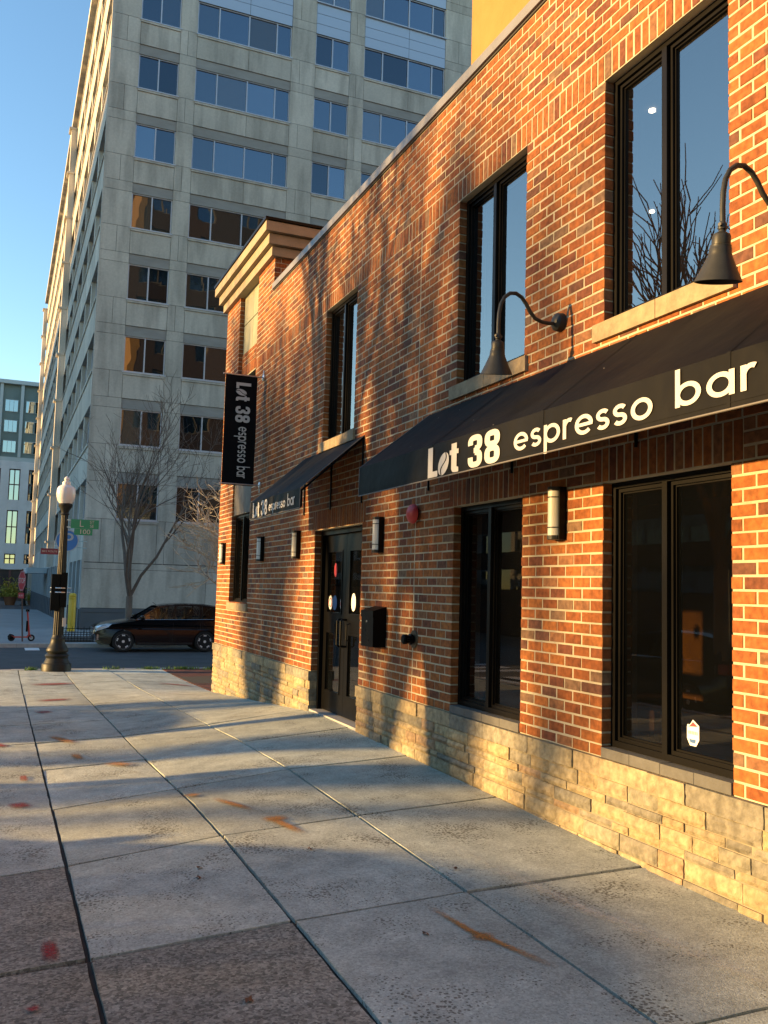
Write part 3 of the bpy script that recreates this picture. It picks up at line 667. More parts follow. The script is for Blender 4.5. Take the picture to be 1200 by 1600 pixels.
# entrance doors
dx0 = WX+.14
df = MB(); dzb = 0.085
df.box((dx0-.05, DO[0]+.002, dzb), (dx0+.08, DO[0]+.055, ZLH-.022)); df.box((dx0-.05, DO[1]-.055, dzb), (dx0+.08, DO[1]-.002, ZLH-.022)); df.box((dx0-.05, DO[0]+.055, ZLH-.085), (dx0+.08, DO[1]-.055, ZLH-.022))
dfo = df.build('door_frame', m_black, rest)
m_thr = mat('threshold metal', (0.45, 0.45, 0.45), 0.5, 0.5)
th = MB(); th.box((WX-.01, DO[0]+.01, gz(WX, 9.7)-.02), (dx0+.1, DO[1]-.01, .105)); th.build('threshold', m_thr, rest)
mid = (DO[0]+DO[1])/2
m_stk = {'w': mat('white sticker', (.75, .75, .72), .5), 'b': mat('blue sticker', (.04, .12, .3), .5), 'r': mat('red sticker', (.5, .04, .05), .5)}
for (a, b, hs) in ((DO[0]+.057, mid-.003, 1), (mid+.003, DO[1]-.057, -1)):
    d = MB(); z0, z1 = dzb+.03, ZLH-.088; sw = .125
    d.box((dx0, a, z0), (dx0+.045, a+sw, z1)); d.box((dx0, b-sw, z0), (dx0+.045, b, z1))
    for (c, e) in ((z0, .36), (1.13, 1.36), (2.17, z1)): d.box((dx0, a+sw, c), (dx0+.045, b-sw, e))
    for (c, e) in ((.36, 1.13), (1.36, 2.17)):
        for (p, q) in ((a+sw, a+sw+.018), (b-sw-.018, b-sw)): d.box((dx0-.008, p, c), (dx0+.04, q, e))
        d.box((dx0-.008, a+sw+.018, e-.018), (dx0+.04, b-sw-.018, e)); d.box((dx0-.008, a+sw+.018, c), (dx0+.04, b-sw-.018, c+.018))
    do = d.build('door', m_black, rest)
    for (c, e) in ((.378, 1.112), (1.378, 2.152)):
        p = MB(); p.box((dx0+.014, a+sw+.018, c), (dx0+.022, b-sw-.018, e)); p.build('pane', GL_LO, do)
    hy = (b-.06) if hs == 1 else (a+.06); hd = 0.17*(-hs)
    h_ = MB(); h_.tube([(dx0, hy, 1.30), (dx0-.06, hy, 1.30), (dx0-.075, hy, 1.285), (dx0-.075, hy, .985), (dx0-.06, hy, .97), (dx0, hy, .97)], .012, 8)
    h_.tube([(dx0-.006, hy+hd*.8, 1.04), (dx0-.05, hy+hd*.8, 1.06), (dx0-.05, hy+hd*.8, 1.24), (dx0-.006, hy+hd*.8, 1.26)], .008, 8)
    h_.build('handle', m_black, do, smooth=True)
    def disc(y, z, ry, rz_, m, nm='sticker'):
        s_ = MB(); n = 20; base = [(dx0+.0115, y+ry*math.cos(2*math.pi*i/n), z+rz_*math.sin(2*math.pi*i/n)) for i in range(n)]
        s_.face(base); s_.face([(p[0]+.0015, p[1], p[2]) for p in base][::-1]); 
        for i in range(n): s_.face([base[i], base[(i+1) % n], (base[(i+1) % n][0]+.0015,)+base[(i+1) % n][1:], (base[i][0]+.0015,)+base[i][1:]])
        s_.build(nm, m, do)
    def ring(y, z, ro, ri, m, nm='sticker_mark', dxx=-.001):
        s_ = MB(); n = 20
        for i in range(n):
            t0, t1 = 2*math.pi*i/n, 2*math.pi*(i+1)/n
            s_.face([(dx0+.0105+dxx, y+ro*math.cos(t0), z+ro*math.sin(t0)), (dx0+.0105+dxx, y+ro*math.cos(t1), z+ro*math.sin(t1)), (dx0+.0105+dxx, y+ri*math.cos(t1), z+ri*math.sin(t1)), (dx0+.0105+dxx, y+ri*math.cos(t0), z+ri*math.sin(t0))])
        s_.build(nm, m, do)
    if hs == 1:
        disc(b-.25, 1.52, .075, .11, m_stk['w']); disc(mid-.56, 1.90, .05, .09, m_stk['r'])
    else:
        disc(b-.22, 1.50, .07, .09, m_stk['w']); ring(b-.22, 1.50, .06, .045, m_stk['r']); disc(b-.38, 1.50, .08, .095, m_stk['b']); disc(a+.16, 1.49, .055, .09, m_stk['w']); ring(a+.16, 1.49, .045, .03, m_stk['r']); disc(a+.42, 1.92, .05, .09, m_stk['r'])
# rooms behind the glass
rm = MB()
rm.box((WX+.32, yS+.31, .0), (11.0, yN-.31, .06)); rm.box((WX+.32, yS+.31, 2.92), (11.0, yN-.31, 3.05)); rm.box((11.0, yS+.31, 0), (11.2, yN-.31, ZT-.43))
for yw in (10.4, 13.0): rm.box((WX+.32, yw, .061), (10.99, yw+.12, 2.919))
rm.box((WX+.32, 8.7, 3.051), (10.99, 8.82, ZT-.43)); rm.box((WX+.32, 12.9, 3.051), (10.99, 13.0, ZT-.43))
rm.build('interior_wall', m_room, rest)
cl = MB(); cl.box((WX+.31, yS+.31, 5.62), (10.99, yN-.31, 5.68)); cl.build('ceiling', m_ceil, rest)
for (x, y) in ((4.63, 5.64), (5.90, 7.19), (6.16, 10.1), (7.4, 4.0)):
    d = MB(); d.lathe((x, y, 5.600), [(.028, 0), (.028, .015)], 14); d.build('downlight', m_down, rest)
ct = MB(); ct.box((5.0, 9.13, .061), (5.6, 9.9, .80)); ct.build('counter', m_orange, rest)
b = thing('bench', 'dim brown bench inside behind the nearest ground floor window', 'bench', (5.0, 5.4, .06))
q = MB(); q.box((4.7, 4.2, .80), (5.2, 6.3, .86)); q.build('table_top', m_wood, b)
for (x, y) in ((4.75, 4.3), (5.12, 4.3), (4.75, 6.2), (5.12, 6.2)):
    q = MB(); q.box((x-.03, y-.03, .061), (x+.03, y+.03, .799)); q.build('leg', m_wood, b)
tag(b, 'dim brown wooden table inside behind the nearest ground floor window', 'table'); b.name = 'cafe_table'
# security sticker
sk = MB(); sy, sz = 4.40, .86
out = [(0, .082), (.028, .05), (.05, .05), (.055, .035), (.055, -.035), (.028, -.075), (-.028, -.075), (-.055, -.035), (-.055, .05)]
xx = WX+.1215
sk.face([(xx, sy+a*.95, sz+b_) for a, b_ in out]); sk.face([(xx+.001, sy+a*.95, sz+b_) for a, b_ in out][::-1])
sko = sk.build('security_sticker', m_stk['w'], None, fix=False); tag(sko, 'small white shield sticker with red top and blue foot on the nearest lower window', 'sticker')
for nm, pts, mm in (('red_field', [(-.045, .045), (0, .07), (.028, .045), (.045, .036)], m_stk['r']), ('blue_field', [(-.03, -.036), (.038, -.036), (.024, -.058), (-.02, -.058)], m_stk['b'])):
    q = MB(); q.face([(xx-.001, sy+a*.9, sz+b_) for a, b_ in pts]); q.build(nm, mm, sko, fix=False)
q = MB()
for i in range(6): q.face([(xx-.001, sy-.04+i*.014, sz+.012), (xx-.001, sy-.031+i*.014, sz+.012), (xx-.001, sy-.031+i*.014, sz-.006), (xx-.001, sy-.04+i*.014, sz-.006)])
q.build('lettering', mat('grey print', (.25, .25, .28), .6), sko, fix=False)

# ------------------------------------------------------------------ lettering built from strokes
class Glyph:
    """flat letters in (u, v); each stroke is a ribbon a hair above the last"""
    def __init__(s):
        s.p = []; s.lv = 0
    def poly(s, pts):
        s.p.append(([(a, b) for a, b in pts], s.lv)); s.lv += 1
    def stroke(s, pts, wd, closed=False):
        n = len(pts); L_ = []; R_ = []
        for i in range(n):
            if closed: a, b = pts[(i-1) % n], pts[(i+1) % n]
            else: a, b = pts[max(0, i-1)], pts[min(n-1, i+1)]
            dx, dy = b[0]-a[0], b[1]-a[1]; l = math.hypot(dx, dy) or 1; nx, ny = -dy/l*wd/2, dx/l*wd/2
            L_.append((pts[i][0]+nx, pts[i][1]+ny)); R_.append((pts[i][0]-nx, pts[i][1]-ny))
        m_ = n if closed else n-1
        for i in range(m_):
            j = (i+1) % n; s.p.append(([L_[i], L_[j], R_[j], R_[i]], s.lv))
        s.lv += 1
    def arc(s, cx, cy, rx, ry, a0, a1, wd, n=20):
        full = abs(a1-a0) >= 359.9
        k_ = n if full else n+1
        s.stroke([(cx+rx*math.cos(R(a0+(a1-a0)*i/n)), cy+ry*math.sin(R(a0+(a1-a0)*i/n))) for i in range(k_)], wd, full)
    def build(s, name, mt, parent, O, U, V, W, sc=1.0):
        O, U, V, W = Vector(O), Vector(U), Vector(V), Vector(W)
        b = MB()
        for pts, lv in s.p:
            b.face([tuple(O+U*(p[0]*sc)+V*(p[1]*sc)+W*(.0060+.00025*(lv % 6))) for p in pts])
        return b.build(name, mt, parent, fix=False)
def text_lower(G, txt, x, h, wd, tr=0.18):
    """round geometric lower case; h = x-height"""
    r = h/2; rr = r-wd/2
    for c in txt:
        if c == ' ': x += h*.75; continue
        cx = x+r
        if c == 'o': G.arc(cx, r, rr, rr, 0, 360, wd, 28); x += 2*r
        elif c == 'e':
            G.arc(cx, r, rr, rr, 0, 318, wd, 24); G.stroke([(cx-rr, r), (cx+rr+wd*.4, r)], wd*.85); x += 2*r
        elif c == 's':
            q = (h-wd)/4; w2 = q*1.25; cx = x+w2+wd/2
            p = [(cx+w2*math.cos(R(a)), h-wd/2-q+q*math.sin(R(a))) for a in range(30, 271, 20)]
            p += [(cx+w2*math.cos(R(a)), wd/2+q+q*math.sin(R(a))) for a in range(90, -151, -20)]
            G.stroke(p, wd); x += 2*w2+wd
        elif c in 'pb':
            G.arc(cx, r, rr, rr, 0, 360, wd, 28)
            G.stroke([(x+wd/2, 0), (x+wd/2, 1.62*h)] if c == 'b' else [(x+wd/2, -.5*h), (x+wd/2, h)], wd); x += 2*r
        elif c == 'a':
            G.arc(cx, r, rr, rr, 0, 360, wd, 28); G.stroke([(x+2*r-wd/2, 0), (x+2*r-wd/2, h)], wd); x += 2*r
        elif c == 'r':
            G.stroke([(x+wd/2, 0), (x+wd/2, h)], wd); G.arc(x+wd/2+h*.27, h*.58, h*.27, h*.35, 165, 62, wd, 8); x += h*.52
        x += h*tr
    return x
def text_lot38(G, x, H):
    """heavy condensed 'L' bean 't' '38'"""
    w_ = H*.20
    G.poly([(x, 0), (x+.40*H, 0), (x+.40*H, .19*H), (x+w_, .19*H), (x+w_, H), (x, H)]); x += .44*H
    # coffee bean for the o : two halves with a curved gap
    cx, cy, rx, ry = x+.20*H, .36*H, .20*H, .37*H; n = 16; t = R(-14)
    def rot(p): a, b = p; return (cx+a*math.cos(t)-b*math.sin(t), cy+a*math.sin(t)+b*math.cos(t))
    gap = [(.30*rx*math.sin(math.pi*2*(i/n-.5)), -ry*.97+2*ry*.97*i/n) for i in range(n+1)]
    for sg in (-1, 1):
        o_ = [(sg*rx*math.cos(a), ry*math.sin(a)) for a in [-math.pi/2+math.pi*i/n for i in range(n+1)]]
        for i in range(n): 
            g0, g1 = gap[i], gap[i+1]; e = .022*H*sg
            def lim(a, b, o2): return (a, b)
            G.p.append(([rot((g0[0]+e, g0[1])), rot(o_[i]) , rot(o_[i+1]), rot((g1[0]+e, g1[1]))], G.lv))
    G.lv += 1; x += .44*H
    G.poly([(x+.07*H, .12*H), (x+.12*H, .02*H), (x+.22*H, 0), (x+.34*H, 0), (x+.34*H, .15*H), (x+.27*H, .17*H), (x+.27*H, .58*H), (x+.34*H, .58*H), (x+.34*H, .73*H), (x+.27*H, .73*H), (x+.27*H, .93*H), (x+.07*H, .93*H), (x+.07*H, .73*H), (x, .73*H), (x, .58*H), (x+.07*H, .58*H)])
    x += .34*H + .34*H
    ww = .19*H
    def bowl(cx, cy, rx, ry, a0, a1):
        sgn = lambda v: 1 if v >= 0 else -1
        pts = []
        for i in range(25):
            a = R(a0+(a1-a0)*i/24); c, s_ = math.cos(a), math.sin(a)
            pts.append((cx+rx*sgn(c)*abs(c)**.7, cy+ry*sgn(s_)*abs(s_)**.7))
        return pts
    rx = .16*H; cx = x+rx+ww/2
    G.stroke(bowl(cx, .745*H, rx, .165*H, 190, -90), ww*.92); G.stroke(bowl(cx, .275*H, rx, .185*H, 90, -190), ww*.92); G.poly([(cx-.04*H, .44*H), (cx+.12*H, .44*H), (cx+.12*H, .60*H), (cx-.04*H, .60*H)])
    x += 2*rx+ww+.06*H; cx = x+rx+ww/2
    G.stroke(bowl(cx, .745*H, rx, .165*H, 0, 345), ww*.92, True); G.stroke(bowl(cx, .275*H, rx, .185*H, 0, 345), ww*.92, True)
    x += 2*rx+ww
    return x
def font(txt, size, mt, parent, O, U, V, name='lettering', ext=.0006, sx=1.0):
    cu = bpy.data.curves.new('t', 'FONT'); cu.body = txt; cu.size = size; cu.extrude = ext; cu.align_x = 'CENTER'; cu.align_y = 'CENTER'
    tmp = bpy.data.objects.new('t', cu); C.objects.link(tmp)
    dg = bpy.context.evaluated_depsgraph_get(); me = bpy.data.meshes.new_from_object(tmp.evaluated_get(dg)); bpy.data.objects.remove(tmp)
    U, V = Vector(U), Vector(V); W = U.cross(V); base = Vector(O) - WL(parent)
    for v in me.vertices: v.co = base + U*(v.co.x*sx) + V*v.co.y + W*(v.co.z+.0012)
    me.materials.clear(); me.materials.append(mt); me.name = name
    o = bpy.data.objects.new(name, me); C.objects.link(o); o.parent = parent; return o

# ------------------------------------------------------------------ awnings
def awning(y0, y1, xf, zt, zf, zb, label, ns):
    t = thing('awning', label, 'awning', (WX, (y0+y1)/2, zb))
    a = MB(); n = ns; th_ = .004; xw = WX-.004
    nu = 12
    for i in range(n*4):
        ya, yb = y0+(y1-y0)*i/(n*4), y0+(y1-y0)*(i+1)/(n*4)
        def sag(y): return .020*abs(math.sin(math.pi*(y-y0)/(y1-y0)*n))+.005*math.sin(y*7.3)
        for j in range(nu):
            def P(y, k_): 
                f = k_/nu; s_ = sag(y)*math.sin(math.pi*f); return (xw+(xf-xw)*f, y, zt+(zf-zt)*f-s_)
            a.face([P(ya, j), P(ya, j+1), P(yb, j+1), P(yb, j)])
        a.face([(xf, ya, zf), (xf-.004, ya, zb), (xf-.004, yb, zb), (xf, yb, zf)])
    o = a.build('canopy', m_awn, t, fix=False)
    bm = bmesh.new(); bm.from_mesh(o.data); bmesh.ops.remove_doubles(bm, verts=bm.verts, dist=.0005); bm.to_mesh(o.data); bm.free()
    for p in o.data.polygons: p.use_smooth = True
    o.data.set_sharp_from_angle(angle=R(25))
    sm = MB()
    for i in range(1, n):
        y = y0+(y1-y0)*i/n; sm.face([(xw, y-.012, zt+.0035), (xf, y-.012, zf+.0035), (xf, y+.012, zf+.0035), (xw, y+.012, zt+.0035)]); sm.face([(xf-.003, y-.012, zf+.003), (xf-.007, y-.012, zb+.008), (xf-.007, y+.012, zb+.008), (xf-.003, y+.012, zf+.003)])
    for i in range(n*4):
        ya, yb = y0+(y1-y0)*i/(n*4), y0+(y1-y0)*(i+1)/(n*4); sm.face([(xf-.0062, ya, zb+.030), (xf-.0062, yb, zb+.030), (xf-.0062, yb, zb+.034), (xf-.0062, ya, zb+.034)])
    sm.build('seams', m_awn, t, fix=False)
    p = MB(); p.tube([(xf-.005, y0, zb), (xf-.005, y1, zb)], .006, 6); p.tube([(xf-.004, y1, zb), (xf-.002, y1, zf), (xw, y1, zt)], .005, 6); p.tube([(xf-.004, y0, zb), (xf-.002, y0, zf), (xw, y0, zt)], .005, 6); p.build('piping', m_piping, t)
    f = MB()
    for i in range(n+1):
        y = y0+.02+(y1-y0-.04)*i/n
        f.tube([(xw, y, zt-.025), (xf+.02, y, zf-.025), (xf+.02, y, zb+.012)], .0125, 6); f.tube([(WX-.012, y, zt-.03), (WX-.012, y, zb+.10)], .011, 6)
    f.tube([(xf+.02, y0+.02, zf-.03), (xf+.02, y1-.02, zf-.03)], .0125, 6); f.tube([(xf+.02, y0+.02, zb+.018), (xf+.02, y1-.02, zb+.018)], .0125, 6)
    f.build('frame', m_black, t)
    return t
main = awning(-1.55, 7.95, 3.075, 3.415, 2.832, 2.560, 'long black awning over the ground floor windows with large white lettering', 6)
G = Glyph(); x = text_lot38(G, 0, .238); x1 = x
k1 = (6.43-5.30)/x1
G2 = Glyph(); w2_ = text_lower(G2, 'espresso', 0, .120, .0235, .17)
G3 = Glyph(); w3_ = text_lower(G3, 'bar', 0, .120, .0235, .20)
V = (0, 0, 1); Wn = (-1, 0, 0)
G.build('lettering', m_letter, main, (3.073, 6.43, 2.571), (0, -k1, 0), V, Wn)
G2.build('lettering', m_letter, main, (3.073, 5.12, 2.612), (0, -1.42/w2_, 0), V, Wn)
G3.build('lettering', m_letter, main, (3.073, 3.56, 2.628), (0, -.57/w3_, 0), V, Wn)
ent = awning(9.70, 11.92, 3.04, 3.475, 2.808, 2.580, 'small black awning over the entrance doors with white lettering', 2)
G = Glyph(); xe = text_lot38(G, 0, .20); G.build('lettering', m_letter, ent, (3.037, 11.76, 2.592), (0, -(11.76-11.05)/xe, 0), V, Wn)
G = Glyph(); xe = text_lower(G, 'espresso', 0, .085, .020, .10); xx_ = G
G.build('lettering', m_letter, ent, (3.037, 10.98, 2.628), (0, -.74/xe, 0), V, Wn)
G = Glyph(); xe = text_lower(G, 'bar', 0, .095, .020, .10); G.build('lettering', m_letter, ent, (3.037, 10.17, 2.628), (0, -.30/xe, 0), V, Wn)

# ------------------------------------------------------------------ hanging banner
BY = 14.34
bn = thing('hanging_banner', 'tall black vertical banner with white lettering hung from two arms near the far corner', 'banner', (3.43, BY, 3.3))
b = MB(); n = 14
for i in range(n):
    z0, z1 = 3.31+(5.145-3.31)*i/n, 3.31+(5.145-3.31)*(i+1)/n
    d0, d1 = .012*math.sin(i*.7), .012*math.sin((i+1)*.7)
    b.face([(3.16, BY+d0*.3, z0), (3.69, BY+d0, z0), (3.69, BY+d1, z1), (3.16, BY+d1*.3, z1)]); b.face([(3.16, BY+.004+d0*.3, z0), (3.16, BY+.004+d1*.3, z1), (3.69, BY+.004+d1, z1), (3.69, BY+.004+d0, z0)])
b.build('banner_cloth', m_banner, bn, fix=False)
for z in (5.13, 3.33):
    a = MB(); a.tube([(WX, BY+.002, z), (3.12, BY+.002, z)], .012, 8); a.lathe((WX-.03, BY+.002, z), [(.06, .029), (.06, .012), (.03, 0)], 12, 'x'); a.tube([(WX-.01, BY, z), (WX-.01, BY, z+(.12 if z > 4 else -.12))], .008, 6); a.build('arm', m_steel, bn)
G = Glyph(); xe = text_lot38(G, 0, .245); G.build('lettering', m_letter, bn, (3.335, BY-.018, 5.0), (0, 0, -.66/xe), (1, 0, 0), (0, -1, 0))
G = Glyph(); xe = text_lower(G, 'espresso', 0, .135, .026, .12); G.build('lettering', m_letter, bn, (3.395, BY-.018, 4.27), (0, 0, -.60/xe), (1, 0, 0), (0, -1, 0))
G = Glyph(); xe = text_lower(G, 'bar', 0, .135, .026, .12); G.build('lettering', m_letter, bn, (3.395, BY-.018, 3.62), (0, 0, -.20/xe*1.0), (1, 0, 0), (0, -1, 0))

# ------------------------------------------------------------------ wall fittings
def gooseneck(y, label):
    t = thing('gooseneck_lamp', label, 'lamp', (WX, y, 3.74), 'gooseneck lamps above the long awning')
    p = MB(); p.lathe((WX-.06, y, 3.74), [(.02, -.012), (.05, 0), (.066, .012), (.072, .05), (.072, .06)], 20, 'x'); p.build('wall_plate', m_goose, t, smooth=True)
    a = MB(); K = [(3.745, 3.725), (3.69, 3.72), (3.63, 3.722), (3.57, 3.74), (3.525, 3.785), (3.49, 3.84), (3.45, 3.885), (3.40, 3.908), (3.35, 3.90), (3.305, 3.865), (3.275, 3.81), (3.26, 3.74), (3.255, 3.66), (3.255, 3.575)]
    a.tube([(x, y, z) for x, z in K], .0145, 10); a.build('arm', m_goose, t, smooth=True)
    s_ = MB(); cx = 3.255
    s_.lathe((cx, y, 3.285), [(.013, .30), (.022, .285), (.024, .262), (.017, .258), (.020, .248), (.040, .238), (.046, .225), (.047, .185), (.052, .182), (.052, .170), (.055, .166), (.056, .145), (.062, .125), (.088, .065), (.115, .008), (.118, .0), (.112, -.002), (.104, .01), (.05, .11), (.02, .12)], 28)
    for i_ in range(len(s_.v)):      # the shade tips its mouth along the wall
        vv = Vector(s_.v[i_])-Vector((cx, y, 3.575)); vv = Matrix.Rotation(R(13), 3, Vector((.93, -.37, 0))) @ vv; s_.v[i_] = (cx+vv.x, y+vv.y, 3.575+vv.z)
    s_.build('shade', m_goose, t, smooth=True)
    k_ = MB(); k_.tube([(cx-.03, y-.01, 3.562), (cx+.035, y+.01, 3.562)], .01, 6); k_.build('knuckle', m_goose, t)
    return t
gl = gooseneck(5.675, 'gooseneck lamp with a dark cone shade in front of the second upper window')
for y, lb in ((3.425, 'gooseneck lamp with dark cone shade at the right edge, before the nearest upper window'), (1.17, 'gooseneck lamp above the awning, nearest to the street behind the camera')):
    c = copy_tree(gl); c.location.y = y; c['label'] = lb
def sconce(y, label):
    t = thing('wall_sconce', label, 'wall lamp', (WX, y, 2.28), 'half cylinder sconces along the brick wall')
    b = MB(); b.box((WX-.028, y-.075, 2.085), (WX, y+.075, 2.475)); b.build('back_plate', m_frame, t)
    d = MB(); n = 12
    zs_ = [2.115, 2.445]; base = len(d.v)
    for z in zs_:
        for i in range(n+1):
            a = math.pi*i/n; d.v.append((WX-.028-.075*math.sin(a), y-.058*math.cos(a), z))
    for i in range(n): d.f.append([i, i+1, n+1+i+1, n+1+i])
    d.f.append(list(range(n+1))[::-1]); d.f.append([n+1+i for i in range(n+1)]); d.build('diffuser', m_diff, t, smooth=True)
    for z, hh in ((2.085, .030), (2.17, .007), (2.395, .007), (2.446, .030)):
        r_ = MB(); base = 0; ro = 1.09 if hh < .02 else 1.06
        for zz in (z, z+hh):
            for i in range(n+1):
                a = math.pi*i/n; r_.v.append((WX-.0275-.075*ro*math.sin(a), y-.058*ro*math.cos(a), zz))
        for i in range(n): r_.f.append([i, i+1, n+1+i+1, n+1+i])
        r_.f.append(list(range(n+1))[::-1]); r_.f.append([n+1+i for i in range(n+1)]); r_.build('cap' if hh > .02 else 'band', m_frame if hh < .02 else m_goose, t)
    for sgn in (-1, 1):
        q = MB(); q.box((WX-.06, y+sgn*.068-.006, 2.086), (WX-.028, y+sgn*.068+.006, 2.474)); q.build('side_rail', m_frame, t)
    return t
sc0 = sconce(5.66, 'wall sconce on the brick pier between the two nearest lower windows')
for y, lb in ((9.12, 'wall sconce just right of the entrance doors above the mailbox'), (12.12, 'wall sconce left of the entrance doors under the small awning'), (14.02, 'wall sconce right of the narrow far window'), (16.72, 'wall sconce at the far corner of the building beyond the narrow window'), (3.42, 'wall sconce beyond the right edge on the nearest brick pier')):
    if y == 3.42: continue
    c = copy_tree(sc0); c.location.y = y; c['label'] = lb
bl = thing('alarm_bell', 'round red fire alarm bell on the brick wall under the long awning', 'bell', (WX, 8.2, 2.45))
q = MB(); q.lathe((WX-.028, 8.2, 2.45), [(.06, .0), (.06, .028)], 16, 'x'); q.build('back_plate', m_black, bl)
q = MB(); q.lathe((WX-.095, 8.2, 2.45), [(.004, -.012), (.02, -.01), (.06, .0), (.088, .02), (.098, .045), (.10, .06), (.094, .062)], 28, 'x'); q.build('gong', m_red, bl, smooth=True)
fd = thing('sprinkler_connection', 'dark round fire sprinkler inlet low on the brick wall right of the mailbox', 'pipe fitting', (WX, 8.2, 1.2))
q = MB(); q.lathe((WX-.012, 8.2, 1.2), [(.085, 0), (.09, .012)], 24, 'x'); q.build('wall_plate', mat('tarnished brass', (.10, .075, .045), .5, .6, var=.2, vscale=10), fd)
q = MB(); q.lathe((WX-.13, 8.2, 1.2), [(.035, 0), (.05, .012), (.05, .045), (.04, .05), (.04, .075), (.055, .08), (.055, .10), (.04, .105), (.04, .12)], 18, 'x'); q.build('inlet', m_black, fd, smooth=True)
for s_ in (-1, 1):
    q = MB(); q.lathe((WX-.10, 8.2+s_*.05, 1.2), [(.012, 0), (.012, .03)], 8, 'x'); q.build('lug', m_black, fd)
mbx = thing('mailbox', 'black metal mailbox with a sloped lid on the brick wall beside the doors', 'mailbox', (WX, 9.05, 1.08))
q = MB(); y0, y1 = 8.92, 9.26; X0 = WX-.15
for y in (y0, y1): pass
P = [(X0, 1.07), (WX, 1.07), (WX, 1.50), (X0, 1.455)]
q.face([(a, y0, b) for a, b in P]); q.face([(a, y1, b) for a, b in P][::-1])
for i in range(4):
    a, b = P[i], P[(i+1) % 4]; q.face([(a[0], y0, a[1]), (a[0], y1, a[1]), (b[0], y1, b[1]), (b[0], y0, b[1])])
q.build('box', m_black, mbx)
q = MB(); q.box((X0-.007, y0-.004, 1.385), (X0+.0, y1+.004, 1.458)); q.build('lid', m_black, mbx)
q = MB(); q.lathe((X0-.010, (y0+y1)/2, 1.34), [(.012, 0), (.012, .0095)], 10, 'x'); q.build('lock', m_steel, mbx)
for i, (yy, zz) in enumerate(((9.14, 1.24), (9.10, 1.19), (9.05, 1.14))):
    q = MB(); q.lathe((X0-.003, yy, zz), [(.013, 0), (.013, .0028)], 10, 'x'); q.build('peephole', mat('black hole', (.002, .002, .002), .9) if i == 0 else bpy.data.materials['black hole'], mbx)

# ------------------------------------------------------------------ ochre apartment block set back behind the restaurant
apt = thing('apartment_block', 'tall ochre stucco and brick apartment block rising behind the restaurant parapet', 'building', (20, 0, 0))
AN = 15.17; AX = 8.0; AH = 36.0
q = MB(); q.box((AX, -30, -1.9), (44, AN-.35, AH)); q.box((AX, AN-.349, -1.9), (AX+.6, AN+.02, AH)); q.build('wall', m_stucco, apt)
m_br2 = bpy.data.materials.new('apartment brick'); m_br2.use_nodes = True; _bt(m_br2, (.078, .042, .026), (.062, .034, .022), (.10, .075, .055), 1.0)
q = MB()
aw = []
for fl in range(11):
    for cx_ in range(8): aw.append((10.4+cx_*4.0, 3.0+fl*3.05))
xs_ = [AX+.603] + sum([[10.4+c_*4.0-.9, 10.4+c_*4.0+.9] for c_ in range(8)], []) + [43.99]
for i in range(0, len(xs_), 2): q.box((xs_[i], AN-.349, -1.9), (xs_[i+1], AN, AH))
for c_ in range(8):
    zc = [-1.9] + sum([[3.0+f_*3.05-.85, 3.0+f_*3.05+.85] for f_ in range(11)], []) + [AH]
    for i in range(0, len(zc), 2): q.box((10.4+c_*4-.898, AN-.349, zc[i]), (10.4+c_*4+.898, AN-.002, zc[i+1]))
q.build('brick_facade', m_br2, apt)
m_awf = mat('beige window frame', (.22, .17, .11), .7)
GL_APT = glass_mat('apartment glass', tint=(.2, .25, .25), refl=.2, through=.2, dark=(.01, .03, .035))
for (x, z) in aw:
    f = MB(); f.box((x-.897, AN-.25, z-.849), (x-.80, AN-.12, z+.849)); f.box((x+.80, AN-.25, z-.849), (x+.897, AN-.12, z+.849)); f.box((x-.8, AN-.25, z+.75), (x+.8, AN-.12, z+.849)); f.box((x-.8, AN-.25, z-.849), (x+.8, AN-.12, z-.75)); f.box((x-.04, AN-.25, z-.75), (x+.04, AN-.12, z+.75))
    fo = f.build('window', m_awf, apt); p = MB(); p.box((x-.8, AN-.20, z-.75), (x+.8, AN-.19, z+.75)); p.build('pane', GL_APT, fo)
q = MB(); q.box((AX-.3, -30.3, AH+.001), (44.3, AN+.3, AH+.5)); q.build('cornice', m_cornice, apt)

